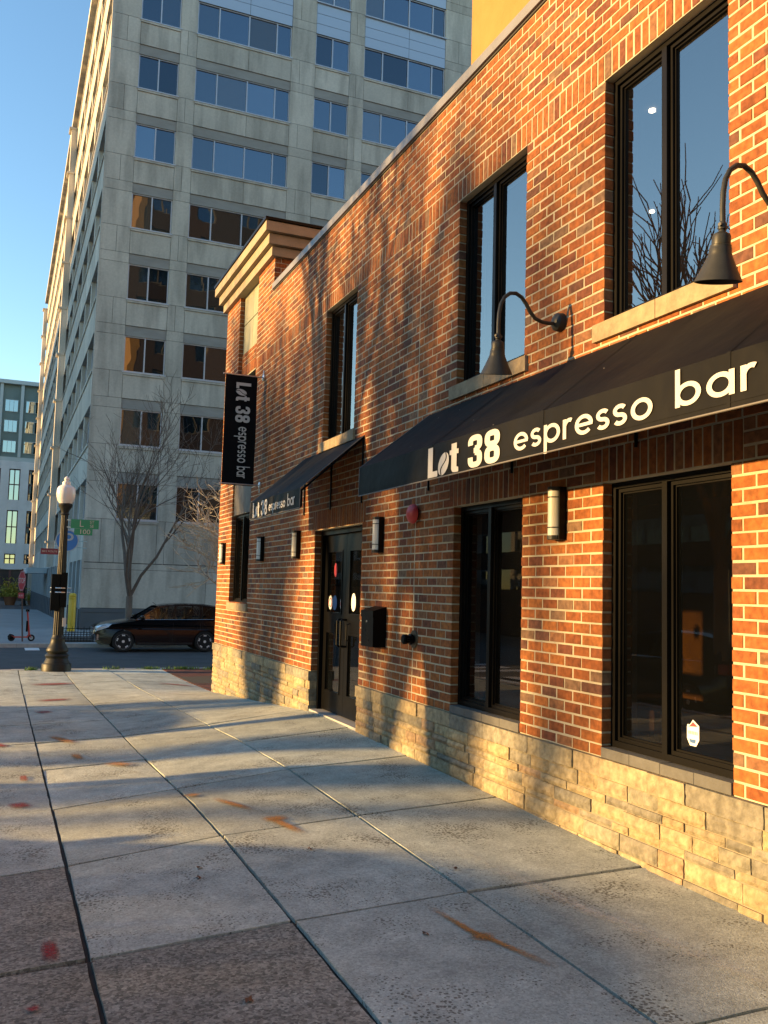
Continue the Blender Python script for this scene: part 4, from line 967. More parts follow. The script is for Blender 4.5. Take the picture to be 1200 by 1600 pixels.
# ------------------------------------------------------------------ grey office building
GY = 44.8; GX = 3.43; GE = 125.0; GH = 38.3; FP = 3.62; ZB = 4.72
m_conc = bpy.data.materials.new('grey precast concrete'); m_conc.use_nodes = True
def _conc(m, col, streak=.2):
    t = m.node_tree; N = t.nodes; L = t.links; b = N['Principled BSDF']; b.inputs['Roughness'].default_value = .9; b.inputs['Specular IOR Level'].default_value = .3
    tc = N.new('ShaderNodeTexCoord'); O = tc.outputs['Object']; g_ = N.new('ShaderNodeNewGeometry')
    hs = N.new('ShaderNodeMapRange'); hs.inputs[3].default_value = .90; hs.inputs[4].default_value = 1.08; L.new(g_.outputs['Random Per Island'], hs.inputs[0])
    out = N.new('ShaderNodeMix'); out.data_type = 'RGBA'; out.blend_type = 'MULTIPLY'; out.inputs[0].default_value = 1; out.inputs[6].default_value = (*col, 1); L.new(hs.outputs[0], out.inputs[7]); out = out.outputs[2]
    for sc, st_, lo, hi, a, bb in ((.35, (1, 1, 1), .85, 1.12, .3, .7), (1.6, (1.5, 1.5, .22), 1-streak, 1.06, .36, .56), (12, (1, 1, 1), .93, 1.07, .3, .7)):
        mp = N.new('ShaderNodeMapping'); mp.inputs['Scale'].default_value = st_; L.new(O, mp.inputs[0])
        n = N.new('ShaderNodeTexNoise'); n.inputs['Scale'].default_value = sc; n.inputs['Detail'].default_value = 6; L.new(mp.outputs[0], n.inputs['Vector'])
        mr = N.new('ShaderNodeMapRange'); mr.inputs[1].default_value = a; mr.inputs[2].default_value = bb; mr.inputs[3].default_value = lo; mr.inputs[4].default_value = hi; L.new(n.outputs[0], mr.inputs[0])
        mx = N.new('ShaderNodeMix'); mx.data_type = 'RGBA'; mx.blend_type = 'MULTIPLY'; mx.inputs[0].default_value = 1; L.new(out, mx.inputs[6]); L.new(mr.outputs[0], mx.inputs[7]); out = mx.outputs[2]
    L.new(out, b.inputs['Base Color'])
_conc(m_conc, (.52, .48, .41))
m_concdark = mat('dark concrete lintel', (.32, .305, .28), .9, var=.15, vscale=.8, stretch=(1, 1, 3))  # lintel strips in a darker grey than the panels
m_gbase = mat('blue grey stone plinth', (.10, .115, .13), .6, var=.12, vscale=.6)
m_joint2 = mat('panel joint', (.06, .06, .058), .9)
m_wfr = mat('pale aluminium window frame', (.55, .55, .58), .45, .3)
m_spg = mat('pale blue spandrel glass', (.42, .50, .62), .12, 0, spec=.9)
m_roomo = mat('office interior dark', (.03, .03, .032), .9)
off = thing('office_building', 'large grey concrete office building with rows of windows across the side street', 'building', (20, 60, 0))
cols = [(4.82, 6.80, [.5]), (7.65, 12.70, [.225, .54, .84]), (14.06, 16.03, [.5]), (16.90, 21.90, [.225, .54, .84]), (24.35, 26.35, [.5]), (27.2, 32.2, [.225, .54, .84])]
GXR = 40.0; rows_n = 10
DEPTH = .28
pan, lin, jn = MB(), MB(), MB()
JW = .018
xe_ = [GX] + sum([[a, b] for a, b, _ in cols], []) + [GXR]
def panel(x0, x1, z0, z1, mb=pan, y=GY): mb.box((x0+JW/2, y, z0+JW/2), (x1-JW/2, y+.24, z1-JW/2))
zg = 2.62
# blank ground storey
for a, b in ((GX, 9.3), (9.3, 15.2), (15.2, 21), (21, 27), (27, 33), (33, GXR)): panel(a, b, .47, zg-.3); panel(a, b, zg-.3, zg)
for a, b in ((GX, 6.5), (6.5, 10), (10, 15.2), (15.2, 21), (21, 27), (27, 33), (33, GXR)):
    pan.box((a+.009, GY-.0, .3), (a+.02, GY+.2, .31)) if False else None
for f_ in range(rows_n):
    zb = ZB+f_*FP; zt = zb+1.80; zprev = zg if f_ == 0 else zb-FP+1.80
    # lintel strip directly over the windows below, then spandrel panels
    zl = zprev+.50 if f_ > 0 else zg+.02
    pieces = [(xe_[i], xe_[i+1], i % 2) for i in range(len(xe_)-1)]
    for (a, b, iswin) in pieces:
        glz = f_ >= 8 and iswin and a > 7
        if f_ > 0:
            if glz: continue
            if iswin:
                lin = MB(); lin.box((a, GY+.05, zprev), (b, GY+.24, zl-JW/2)); lin.build('lintel', m_concdark, off)
            else: panel(a, b, zprev, zl)
        if iswin:
            if b-a > 3: m_ = a+(b-a)*.54; panel(a, m_, zl, zb-.16); panel(m_, b, zl, zb-.16)
            else: panel(a, b, zl, zb-.16)
            pan.box((a, GY-.05, zb-.16), (b, GY+.24, zb-.06))
        else:
            w_ = b-a
            if a == GX:
                panel(a, a+.75, zl, zb-.0); panel(a+.75, b, zl, zb)
            elif w_ > 1.2: m_ = a+w_*.35; panel(a, m_, zl, zb); panel(m_, b, zl, zb)
            else: panel(a, a+w_*.45, zl, zb); panel(a+w_*.45, b, zl, zb)
    for (a, b, iswin) in pieces:
        if not iswin: panel(a, b, zb, zt)
zt = ZB+(rows_n-1)*FP+1.8
for i in range(len(xe_)-1): panel(xe_[i], xe_[i+1], zt, GH)
pan.build('concrete_panels', m_conc, off)
jn.box((GX+.02, GY+.235, -1.9), (GXR, GY+.30, GH-.1)); 
core = MB()
for (a, b, iswin) in [(xe_[i], xe_[i+1], i % 2) for i in range(len(xe_)-1)]:
    if not iswin: core.box((a+.02, GY+.03, -.9), (b-.02, GY+.3, GH-.1))
    else:
        zc = [-.9] + sum([[ZB+f_*FP, ZB+f_*FP+1.8] for f_ in range(rows_n)], []) + [GH-.1]
        for i in range(0, len(zc), 2): core.box((a-.02, GY+.03+.03, zc[i]), (b+.02, GY+.3, zc[i+1]))
core.build('joint_backing', m_joint2, off)
plb = MB()
for i in range(15): plb.box((GX+.0+i*2.44+.006, GY-.03, -.9), (GX+(i+1)*2.44-.006, GY+.3, .26)); 
plb.box((GX, GY-.05, .27), (GXR, GY+.3, .455)); plb.build('plinth', m_gbase, off)
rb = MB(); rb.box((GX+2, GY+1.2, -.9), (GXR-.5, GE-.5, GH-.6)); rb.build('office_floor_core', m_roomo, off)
rr = MB(); rr.box((GX+.5, GY+.31, GH-.5), (GXR, GE-.5, GH-.3)); rr.build('roof', m_roofing, off)
rnd = random.Random(5)
nwin = 0
m_blind = mat('cream curtain', (.45, .40, .28), .8, var=.2, vscale=4, stretch=(6, 6, .4))
def office_window(a, b, zb, zt, muls, par):
    f = MB(); t = .05; y0 = GY+.10
    f.box((a+.002, y0, zb), (a+t, y0+.12, zt)); f.box((b-t, y0, zb), (b-.002, y0+.12, zt)); f.box((a+t, y0, zt-t), (b-t, y0+.12, zt)); f.box((a+t, y0, zb), (b-t, y0+.12, zb+.07)); f.box((a-.05, GY-.07, zb-.055), (b+.05, GY+.24, zb-.003))
    for m_ in muls: x = a+(b-a)*m_; f.box((x-.03, y0-.01, zb+.07), (x+.03, y0+.12, zt-t))
    fo = f.build('window', m_wfr, par)
    e = [a+t] + [a+(b-a)*m_ for m_ in muls] + [b-t]
    for i in range(len(e)-1):
        p = MB(); l = .03 if i else 0; r_ = .03 if i < len(e)-2 else 0; tw = rnd.uniform(-.006, .006)
        X0, X1 = e[i]+l, e[i+1]-r_
        p.face([(X0, y0+.06+tw, zb+.07), (X1, y0+.06-tw, zb+.07), (X1, y0+.06-tw+rnd.uniform(-.003, .003), zt-t), (X0, y0+.06+tw, zt-t)]); p.build('pane', GL_OFF, fo, fix=False)
    return fo
for f_ in range(1-1, rows_n):
    zb = ZB+f_*FP
    for ci, (a, b, mu) in enumerate(cols[:5]):
        office_window(a, b, zb, zb+1.8, mu, off)
        if f_ >= 8 and a > 7:
            q = MB(); zp = zb-FP+1.8
            for i in range(3):
                h_ = (zb-.06-zp)/3
                if b-a > 3:
                    m_ = a+(b-a)*.54; q.box((a+.01, GY+.03, zp+i*h_+.012), (m_-.01, GY+.058, zp+(i+1)*h_-.012)); q.box((m_+.01, GY+.03, zp+i*h_+.012), (b-.01, GY+.058, zp+(i+1)*h_-.012))
                else: q.box((a+.01, GY+.03, zp+i*h_+.012), (b-.01, GY+.058, zp+(i+1)*h_-.012))
            q.build('spandrel_glass', m_spg, off)
# curtains behind some panes
for (a, b, f_) in ((4.95, 5.7, 5), (5.95, 6.7, 5), (8.6, 8.8, 5), (9.6, 9.9, 5), (11.2, 12.5, 5), (14.2, 15.9, 5), (7.75, 8.7, 6)):
    q = MB(); q.box((a, GY+.3, ZB+f_*FP+.05), (b, GY+.34, ZB+f_*FP+1.75)); q.build('curtain', m_blind, off)
# long side facing the avenue
sd, sfin, sjo = MB(), MB(), MB()
BAY = 4.0; nb = 20; y0_ = GY+.25
ZG2 = 2.75
def lw(par, ya, yb, zb, zt, mb=None):
    f = mb if mb else MB(); x = GX+.22
    f.box((x, ya+.01, zb), (x+.08, ya+.07, zt)); f.box((x, yb-.07, zb), (x+.08, yb-.01, zt)); f.box((x, ya+.07, zt-.06), (x+.08, yb-.07, zt)); f.box((x, ya+.07, zb), (x+.08, yb-.07, zb+.06))
    m_ = (ya+yb)/2; f.box((x-.02, m_-.035, zb+.06), (x+.08, m_+.035, zt-.06))
    return f
rest_f, rest_p = MB(), MB()
cnt = 0
for f_ in range(rows_n):
    zb = ZB+f_*FP; zt = zb+1.95
    zlo = (zb-FP+1.95) if f_ else ZG2
    for i in range(nb):
        ya = y0_+i*BAY
        if ya > GE-1.5: break
        sd.box((GX+.0, ya+.006, zlo), (GX+.4, min(ya+BAY, GE)-.006, zb))
        sfin.box((GX-.06, ya-.03+.04, zb-.12), (GX+.1, min(ya+BAY, GE)-.012, zb-.001)) if f_ else None
        sd.box((GX+.03, ya+.006, zb+.001), (GX+.4, ya+.50, zt-.001))
        a, b = ya+.5, min(ya+BAY, GE)-.0
        if b-a < 1: continue
        if cnt < 50 and (i < 5):
            fo = lw(off, a, b, zb+.001, zt-.001).build('window', m_wfr, off); p = MB(); p.box((GX+.255, a+.07, zb+.061), (GX+.262, b-.07, zt-.061)); p.build('pane', GL_OFF, fo); cnt += 1
        else:
            lw(off, a, b, zb+.001, zt-.001, rest_f); rest_p.box((GX+.255, a+.07, zb+.061), (GX+.262, b-.07, zt-.061))
sd.box((GX, y0_+.006, ZB+(rows_n-1)*FP+1.95), (GX+.4, GE, GH))
# corner strip
sfin.box((GX-.02, GY+.001+.0, .47), (GX+.06, GY+.24, GH-.02))
o_ = rest_f.build('far_windows', m_wfr, off); o_['kind'] = 'stuff'; o_ = rest_p.build('far_window_glass', GL_OFF, off); o_['kind'] = 'stuff'
sd.build('side_concrete', m_conc, off)
# projecting full height piers
for yy, wd_ in ((72.6, 1.0), (GE-1.0, 1.2)):
    sfin.box((GX-.45, yy, 2.76 if yy < 100 else -1.7), (GX-.001, yy+wd_, GH-1))
    for f_ in range(rows_n): sfin.box((GX-.62, yy-.06, ZB+f_*FP-.15), (GX-.0005, yy+wd_+.06, ZB+f_*FP+.0))
sfin.build('side_trim', m_conc, off)
gf = MB(); gp = MB(); gw = MB()
y = y0_
while y < GE-1:
    gf.box((GX-.05, y, .4), (GX+.55, y+.55, ZG2-.01)); gp = MB(); gp.box((GX-.08, y-.03, -1.9), (GX+.58, y+.58, .39)); gp.build('pier_base', m_gbase, off)
    if y > y0_+3: gw.box((GX+.5, y+.56, -1.2), (GX+.56, y+2.64, ZG2-.02))
    gf.box((GX+.3, y+1.5, .4), (GX+.45, y+1.62, ZG2-.011))
    y += 2.65
gf.build('ground_floor_piers', mat('pale blue grey pier stone', (.33, .36, .36), .8, var=.1, vscale=1), off); gw.build('shopfront_glass', GL_OFF, off)
q = MB(); q.box((GX+1.2, GY+.31, -.9), (GX+1.3, GY+3.4, ZG2)); q.build('garage_opening', m_roomo, off)
cnp = MB(); cnp.box((GX-1.6, 79.5, 2.3), (GX-.1, 86, 2.75)); cnp.build('entrance_canopy', mat('pale blue canopy metal', (.38, .48, .52), .5), off)
ecor = MB(); ecor.box((GX-.35, GY-.35, GH+.001), (GXR, GE+.3, GH+.5)); ecor.build('cornice', m_conc, off)

# ------------------------------------------------------------------ far building at the end of the street
FY = 150.0
far = thing('far_office_block', 'distant office block, dark green above pale stone, closing the far end of the street', 'building', (-8, FY, 0))
m_dgr = mat('dark green metal cladding', (.19, .25, .23), .6, var=.12, vscale=.3); m_pst = mat('pale stone', (.74, .73, .72), .8, var=.12, vscale=.4); m_brn = mat('brown red window frame', (.14, .055, .045), .6); m_fin = mat('pale fin', (.55, .60, .58), .7)
GL_FAR = glass_mat('far glass', tint=(.3, .4, .4), refl=.45, through=.1, dark=(.03, .05, .05), rcol=(.7, .85, .9))
xa, xb_ = -29.2, 13.0
q = MB(); q.box((xa, FY, 20.6), (xb_, FY+20, 32.0)); q.build('upper_cladding', m_dgr, far)
q = MB(); q.box((xa-.5, FY-.8, 32.001), (xb_, FY+20, 32.6)); q.build('roof_slab', m_fin, far)
q = MB(); q.box((xa, FY-.5, 20.0), (xb_, FY+20, 20.59)); q.build('ledge', m_fin, far)
nb_ = 14; bw_ = 3.0
wn = 0
for i in range(nb_):
    x = xa+.2+i*bw_
    f = MB(); f.box((x, FY-.55, 20.6), (x+.45, FY-.002, 31.99)); f.build('fin', m_fin, far)
    for r_ in range(3):
        z = 21.3+r_*3.2; fo = MB(); fo.box((x+.8, FY-.12, z), (x+2.7, FY-.003, z+1.9)); fo = fo.build('window', m_fin, far)
        for s_ in range(3): p = MB(); p.box((x+.86+s_*.61, FY-.16, z+.08), (x+1.42+s_*.61, FY-.125, z+1.82)); p.build('pane', GL_FAR, fo)
q = MB()
for i in range(nb_+1):
    x = xa+i*2.8+.0
    q.box((x, FY-.6, 3.4), (x+1.2, FY+1, 19.99))
for (a, b) in ((18.8, 19.98), (12.4, 14.0), (5.7, 7.3), (3.3, 4.2)): q.box((xa, FY-.5, a), (xb_, FY+1, b))
q.build('stone_frame', m_pst, far)
q = MB(); q.box((xa, FY+1.01, -1.5), (xb_, FY+20, 19.99)); q.build('core', m_roomo, far)
for i in range(nb_):
    x = xa+i*2.8+1.2
    for (a, b) in ((14.0, 18.8), (7.3, 12.4), (4.2, 5.7)):
        f = MB(); w_ = 1.6
        f.box((x+.003, FY-.1, a+.003), (x+.15, FY+.05, b-.003)); f.box((x+w_-.15, FY-.1, a+.003), (x+w_-.003, FY+.05, b-.003)); f.box((x+w_/2-.08, FY-.1, a+.003), (x+w_/2+.08, FY+.05, b-.003)); f.box((x+.15, FY-.09, (a+b)/2-.08), (x+w_-.15, FY+.04, (a+b)/2+.08)); f.box((x+.15, FY-.1, b-.15), (x+w_-.15, FY+.05, b-.003))
        fo = f.build('window', m_brn, far); p = MB(); p.box((x+.15, FY+.0, a+.01), (x+w_-.15, FY+.02, b-.15)); p.build('pane', GL_FAR, fo)
q = MB(); q.box((xa, FY-.2, -1.6), (xb_, FY+1, 3.29)); q.build('ground_floor', mat('dark brown shopfront', (.06, .045, .04), .6, var=.4, vscale=.4), far)
q = MB()
for i in range(14): q.box((xa+i*3.0, FY-.5, -1.6), (xa+i*3.0+.35, FY-.21, 3.2))
q.build('shopfront_pier', m_brn, far)

# ------------------------------------------------------------------ unseen blocks added to the west: they shade the grey building and dim reflections
def block(x0, x1, y0, y1, h, lab, m):
    t = thing('apartment_block', lab, 'building', ((x0+x1)/2, (y0+y1)/2, 0))
    q = MB(); q.box((x0, y0, -1.9), (x1, y1, h)); q.build('wall', m, t)
    q = MB(); q.box((x0-.3, y0-.3, h+.001), (x1+.3, y1+.3, h+.5)); q.build('roof', m_cornice, t)
    z = 2.0
    while z < h-2.5:
        q = MB(); q.box((x1-.05, y0+1, z), (x1+.05, y1-1, z+1.7)); q.build('window', GL_APT, t); z += 3.2
m_dkbr = mat('dark brown brick', (.055, .035, .025), .9, var=.3, vscale=.5)
for a in ((-44, -32, -60, 9.0, 17, 'unseen dark brick block added across the avenue behind the camera to cut sky light', m_dkbr), (-44, -32, 36, 150, 9.0, 'unseen low dark brick block added across the avenue to darken the window reflections', m_dkbr), (-102, -90, 56.5, 98.0, 40.6, 'unseen long brick block added far across the avenue to shade the office, nearer one', m_br2), (-102, -90, 102.6, 145, 40.2, 'unseen brick block added far across the avenue to shade the office, farther one', m_br2)): block(*a)  # unseen; gap between the far two lets sun strike the office pier

# ------------------------------------------------------------------ trees
m_bark = mat('grey bark', (.16, .13, .105), .9, var=.3, vscale=6, bump=.6, bscale=25, stretch=(1, 1, .3))
m_twig = mat('brown twig bark', (.13, .10, .08), .9, var=.2, vscale=4)
m_bark2 = mat('pale bark', (.55, .47, .34), .9, var=.25, vscale=6, bump=.4, bscale=25)
def bare_tree(name, label, base, height, spread, seed, trunk_r, nstems=3, fork=.2, group=None, mb_=None, mt_=None, levels=4, dens=1.0, lean=(0, 0), buds=False, upright=.35, minr=.004):
    rn = random.Random(seed); t = thing(name, label, 'tree', base, group)
    tr, cr = MB(), MB(); B = Vector(base)
    def grow(p, d, L_, r, lv):
        n = 5 if lv < 2 else (4 if lv == 2 else 3); pts = [p.copy()]; rad = [r]; q = p.copy(); dd = d.copy()
        r1 = max(minr*.6, r*(.42 if lv else .5))
        for i in range(n):
            dd = (dd + Vector((rn.gauss(0, .10+.03*lv), rn.gauss(0, .10+.03*lv), rn.gauss(0, .07)+upright*.12))).normalized()
            q = q+dd*(L_/n); pts.append(q.copy()); rad.append(r+(r1-r)*(i+1)/n)
        (cr if lv else tr).tube(pts, rad, {0: 10, 1: 7, 2: 5, 3: 3}.get(lv, 3), cap=(lv == 0))
        if lv >= levels: return
        nc = {0: 7, 1: 7, 2: 6, 3: 5, 4: 4}[lv]; nc = max(2, int(nc*dens))
        for c in range(nc):
            f = rn.uniform(.25 if lv else .5, 1.0) if c else 1.0
            i = min(n-1, int(f*n)); u = f*n-i; pp = pts[i]+(pts[i+1]-pts[i])*u if i < n else pts[-1]
            tdir = (pts[min(i+1, n)]-pts[i]).normalized() if i < n else dd
            a = rn.uniform(0, 6.283); sd_ = Vector((math.cos(a), math.sin(a), 0)); sd_ = (sd_-tdir*sd_.dot(tdir)).normalized()
            ang = rn.uniform(.35, .85) if c else rn.uniform(0, .3)
            nd = (tdir*math.cos(ang)+sd_*math.sin(ang)*spread); nd.z += upright*.35; nd.normalize()
            rr = (rad[i]+(rad[i+1]-rad[i])*u) if i < n else rad[-1]
            grow(pp, nd, L_*rn.uniform(.48, .72)*(1.1-.35*f), max(minr, rr*rn.uniform(.45, .65)), lv+1)
    H0 = height*fork
    stems = []
    if nstems > 1:
        tr.tube([B-Vector((0, 0, .3)), B+Vector((0, 0, .02)), B+Vector((lean[0]*H0*.5, lean[1]*H0*.5, H0*.55)), B+Vector((lean[0]*H0, lean[1]*H0, H0))], [trunk_r*1.5, trunk_r*1.2, trunk_r, trunk_r*.95], 12)
        top = B+Vector((lean[0]*H0, lean[1]*H0, H0*.97))
        for i in range(nstems):
            a = 6.283*i/nstems+rn.uniform(-.3, .3); tl = rn.uniform(.18, .42)
            d = Vector((math.cos(a)*tl, math.sin(a)*tl, 1)).normalized(); grow(top, d, (height-H0)*rn.uniform(.5, .62), trunk_r*rn.uniform(.5, .7), 1)
        grow(top, Vector((rn.uniform(-.06, .06), rn.uniform(-.06, .06), 1)), (height-H0)*.62, trunk_r*.7, 1)
    else:
        tr.tube([B-Vector((0, 0, .3)), B+Vector((0, 0, .03))], [trunk_r*1.5, trunk_r*1.05], 10)
        grow(B, Vector((lean[0], lean[1], 1)).normalized(), height*.55, trunk_r, 0)
    tr.build('trunk', mb_ or m_bark, t, smooth=True, fix=False); c_ = cr.build('crown', mt_ or m_twig, t, fix=False)
    return t
bare_tree('bare_tree', 'bare grey street tree with many thin twigs behind the parked car', (4.75, 37.6, -.58), 10.2, 1.0, 12, .135, nstems=4, fork=.17, levels=4, dens=.95, upright=.42, minr=.008)
bare_tree('bare_tree', 'bare pale sunlit tree whose branches show behind the far corner of the restaurant', (6.7, 26.3, -.44), 6.0, 1.6, 8, .085, nstems=5, fork=.20, levels=4, dens=1.0, lean=(-.35, 0), mb_=m_bark2, mt_=m_bark2, upright=.15, minr=.011)
# street trees on the near kerb, left of the frame: their shadows fall on the wall, their reflections in the windows
TREES = [((-4.4, 3.4, -.3), 7.2, 21, .16, 3), ((-4.6, 13.2, -.36), 10.8, 33, .15, 3), ((-4.6, 10.0, -.34), 7.2, 118, .11, 2),  ((-15.5, 6.0, -.4), 9.5, 5, .22, 3), ((-15.5, 14.2, -.45), 12, 41, .22, 3), ((-15.4, 19.6, -.5), 12, 52, .22, 3), ((-27, 15.5, -.6), 13, 64, .3, 3), ((-28, 23, -.7), 13, 75, .3, 3), ((-10.5, 17.2, -.45), 9.5, 86, .14, 3), ((-22, 20.5, -.6), 12, 97, .2, 4)]
names = ['bare street tree on the near kerb nearest the camera', 'bare street tree on the near kerb opposite the entrance', 'smaller bare street tree on the near kerb between two others', 'bare tree across the avenue, nearest of its row', 'bare tree across the avenue, middle of its row', 'bare tree across the avenue, farthest of its row', 'bare tree in the open lot, nearer one', 'bare tree in the open lot, farther one', 'small bare tree on the central strip of the avenue', 'tall bare tree in the open lot between two others']
for (b_, h_, sd__, r_, ns_), nm in zip(TREES, names):
    bare_tree('bare_tree', nm, b_, h_, .8, sd__, r_, nstems=ns_, fork=.24, levels=3 if b_[0] > -20 else 3, dens=1.55, group='bare trees along the avenue', upright=.5, minr=.018)
# columnar evergreens across the avenue
m_ev = mat('dark evergreen foliage', (.035, .06, .025), .8, var=.4, vscale=3)
for i, (x, y, h, r_) in enumerate(((-19.5, 13.6, 9.6, .50), (-19.5, 15.6, 8.6, .55))):
    t = thing('columnar_evergreen', ['tall narrow evergreen across the avenue', 'shorter narrow evergreen across the avenue'][i], 'tree', (x, y, -.6), 'narrow evergreens across the avenue')
    q = MB(); q.tube([(x, y, -.7), (x, y, h*.8)], [.09, .03], 8); q.build('trunk', m_bark, t)
    q = MB(); rn = random.Random(i+3)
    for k_ in range(5200):
        f = rn.random()**.8; z = -.1+f*(h+.1); rad = r_*max(.05, math.sin(math.pi*min(1, .12+.88*f)))**.8*(1+.25*math.sin(z*3+i)); rr = rad*math.sqrt(rn.random()); a = rn.uniform(0, 6.283)
        c = Vector((x+rr*math.cos(a), y+rr*math.sin(a), z)); u = Vector((rn.gauss(0, 1), rn.gauss(0, 1), rn.gauss(0, 1))).normalized()*.07; v = Vector((rn.gauss(0, 1), rn.gauss(0, 1), rn.gauss(0, 1))).normalized()*.07
        q.face([c-u, c+v, c+u])
    q.build('crown', m_ev, t, fix=False)

# ------------------------------------------------------------------ street lamp
m_post = mat('dark green black cast iron', (.016, .017, .013), .5, .0, spec=.3, var=.3, vscale=5, bump=.15, bscale=30)
m_globe = bpy.data.materials.new('milky lamp globe'); m_globe.use_nodes = True
b_ = m_globe.node_tree.nodes['Principled BSDF']; b_.inputs['Base Color'].default_value = (.75, .72, .68, 1); b_.inputs['Roughness'].default_value = .18; b_.inputs['Subsurface Weight'].default_value = .3; b_.inputs['Subsurface Radius'].default_value = (.1, .1, .1)
LX, LY = 1.29, 22.85; LZ = gz(LX, LY)
def lamp(name, lab, X, Y, Z, seg=24):
    t = thing(name, lab, 'street lamp', (X, Y, Z))
    q = MB(); q.lathe((X, Y, Z), [(.335, -.03), (.335, .15), (.32, .18), (.29, .19), (.27, .24), (.24, .30), (.255, .33), (.275, .36), (.255, .39), (.21, .42), (.25, .46), (.255, .49), (.22, .56), (.175, .64), (.155, .72), (.16, .76), (.145, .78), (.13, .84)], 16); q.build('base', m_post, t, smooth=True)
    q = MB(); base = len(q.v); n = 32; hs_ = [.84, 1.9, 2.7, 3.69]
    for z in hs_:
        r0 = .122-(z-.84)*.0145
        for k_ in range(n): r_ = r0*(1 if k_ % 2 else .90); a = 6.2832*k_/n; q.v.append((X+r_*math.cos(a), Y+r_*math.sin(a), Z+z))
    for i in range(len(hs_)-1):
        for k_ in range(n): k2 = (k_+1) % n; q.f.append([i*n+k_, i*n+k2, (i+1)*n+k2, (i+1)*n+k_])
    q.build('shaft', m_post, t)
    q = MB(); q.lathe((X, Y, Z), [(.085, 3.69), (.10, 3.72), (.085, 3.75), (.10, 3.81), (.15, 3.89), (.165, 3.94), (.15, 3.97)], 20); q.build('collar', m_post, t, smooth=True)
    q = MB(); q.lathe((X, Y, Z), [(.14, 3.97), (.185, 4.03), (.215, 4.13), (.22, 4.22), (.21, 4.33), (.18, 4.38), (.12, 4.41), (.095, 4.43), (.10, 4.47), (.09, 4.50), (.05, 4.52), (.065, 4.56), (.05, 4.60), (.012, 4.63)], 28); q.build('globe', m_globe, t, smooth=True)
    return t
lp = lamp('street_lamp', 'cast iron street lamp with a white acorn globe at the pavement corner', LX, LY, LZ)
q = MB(); q.box((LX-.22, LY-.19, LZ+1.42), (LX-.03, LY+.1, LZ+2.28)); q.box((LX-.02, LY-.22, LZ+1.50), (LX+.13, LY+.0, LZ+2.32)); q.build('control_box', m_black, lp)
q = MB(); q.lathe((LX, LY, LZ), [(.235, 1.94), (.24, 1.95), (.235, 1.965)], 16); q.lathe((LX, LY, LZ), [(.235, 1.84), (.24, 1.85), (.235, 1.865)], 16); q.build('steel_strap', m_steel, lp)
q = MB(); q.box((LX+.07, LY-.17, LZ+1.05), (LX+.15, LY-.13, LZ+1.25)); q.build('notice', m_letter, lp)
m_green = mat('green street sign', (.02, .26, .12), .4); m_mar = mat('maroon sign', (.16, .012, .035), .4)
sg = thing('street_sign', 'green street name sign with white letters fixed to the right side of the lamp post', 'sign', (LX+.12, LY-.1, 3.0))
q = MB(); q.box((LX+.14, LY-.11, 2.955), (LX+.78, LY-.095, 3.175)); q.box((LX+.22, LY-.112, 2.80), (LX+.64, LY-.096, 2.952)); q.build('board', m_green, sg)
q = MB(); q.box((LX+.05, LY-.10, 3.14), (LX+.15, LY-.085, 3.16)); q.box((LX+.05, LY-.10, 2.97), (LX+.15, LY-.085, 2.99)); q.build('bracket', m_steel, sg)
font('L', .22, m_letter, sg, (LX+.38, LY-.1125, 3.065), (1, 0, 0), (0, 0, 1)); font('ST', .10, m_letter, sg, (LX+.62, LY-.1125, 3.115), (1, 0, 0), (0, 0, 1)); font('SE', .10, m_letter, sg, (LX+.62, LY-.1125, 3.02), (1, 0, 0), (0, 0, 1)); font('100', .155, m_letter, sg, (LX+.46, LY-.1145, 2.876), (1, 0, 0), (0, 0, 1), sx=1.15)
ms = thing('street_sign', 'small maroon sign with white letters on the left side of the lamp post', 'sign', (LX-.1, LY-.1, 2.4))
q = MB(); q.box((LX-.50, LY-.11, 2.31), (LX-.11, LY-.095, 2.45)); q.build('board', m_mar, ms); font('BIKE ROUTE', .062, m_letter, ms, (LX-.305, LY-.1125, 2.38), (1, 0, 0), (0, 0, 1)); 
q = MB(); q.box((LX-.12, LY-.10, 2.37), (LX-.07, LY-.085, 2.40)); q.build('bracket', m_steel, ms)

# ------------------------------------------------------------------ blue parking sign, bollard, tree box fence
m_blue = mat('blue enamel sign', (.03, .19, .48), .35); m_palepole = mat('pale grey painted pole', (.42, .50, .50), .5)
pk = thing('parking_sign', 'round blue parking sign with a white P on a pale pole by the garage entrance', 'sign', (2.62, 41.5, -.56))
q = MB(); q.lathe((2.48, 41.36, 3.45), [(.455, 0), (.455, .04)], 32, 'y'); q.build('board', m_blue, pk)
q = MB(); n = 32
for i in range(n):
    a0, a1 = 6.2832*i/n, 6.2832*(i+1)/n
    q.face([(2.48+.49*math.cos(a0), 41.355, 3.45+.49*math.sin(a0)), (2.48+.49*math.cos(a1), 41.355, 3.45+.49*math.sin(a1)), (2.48+.44*math.cos(a1), 41.355, 3.45+.44*math.sin(a1)), (2.48+.44*math.cos(a0), 41.355, 3.45+.44*math.sin(a0))])
q.build('rim', m_letter, pk, fix=False); font('P', .85, m_letter, pk, (2.50, 41.355, 3.45), (1, 0, 0), (0, 0, 1), sx=1.15)
q = MB(); q.tube([(2.58, 41.46, -.6), (2.58, 41.46, 3.85)], .045, 8); q.tube([(2.58, 41.46, 3.5), (3.42, 41.46+1.5, 3.5)], .02, 6); q.tube([(2.58, 41.46, 3.2), (3.42, 41.46+1.5, 3.2)], .02, 6); q.build('pole', m_palepole, pk)
bo = thing('bollard', 'yellow bollard with ribbed top beside the garage entrance', 'bollard', (3.0, 43.4, -.56))
m_yel = mat('yellow bollard plastic', (.62, .42, .03), .45, var=.12, vscale=3)
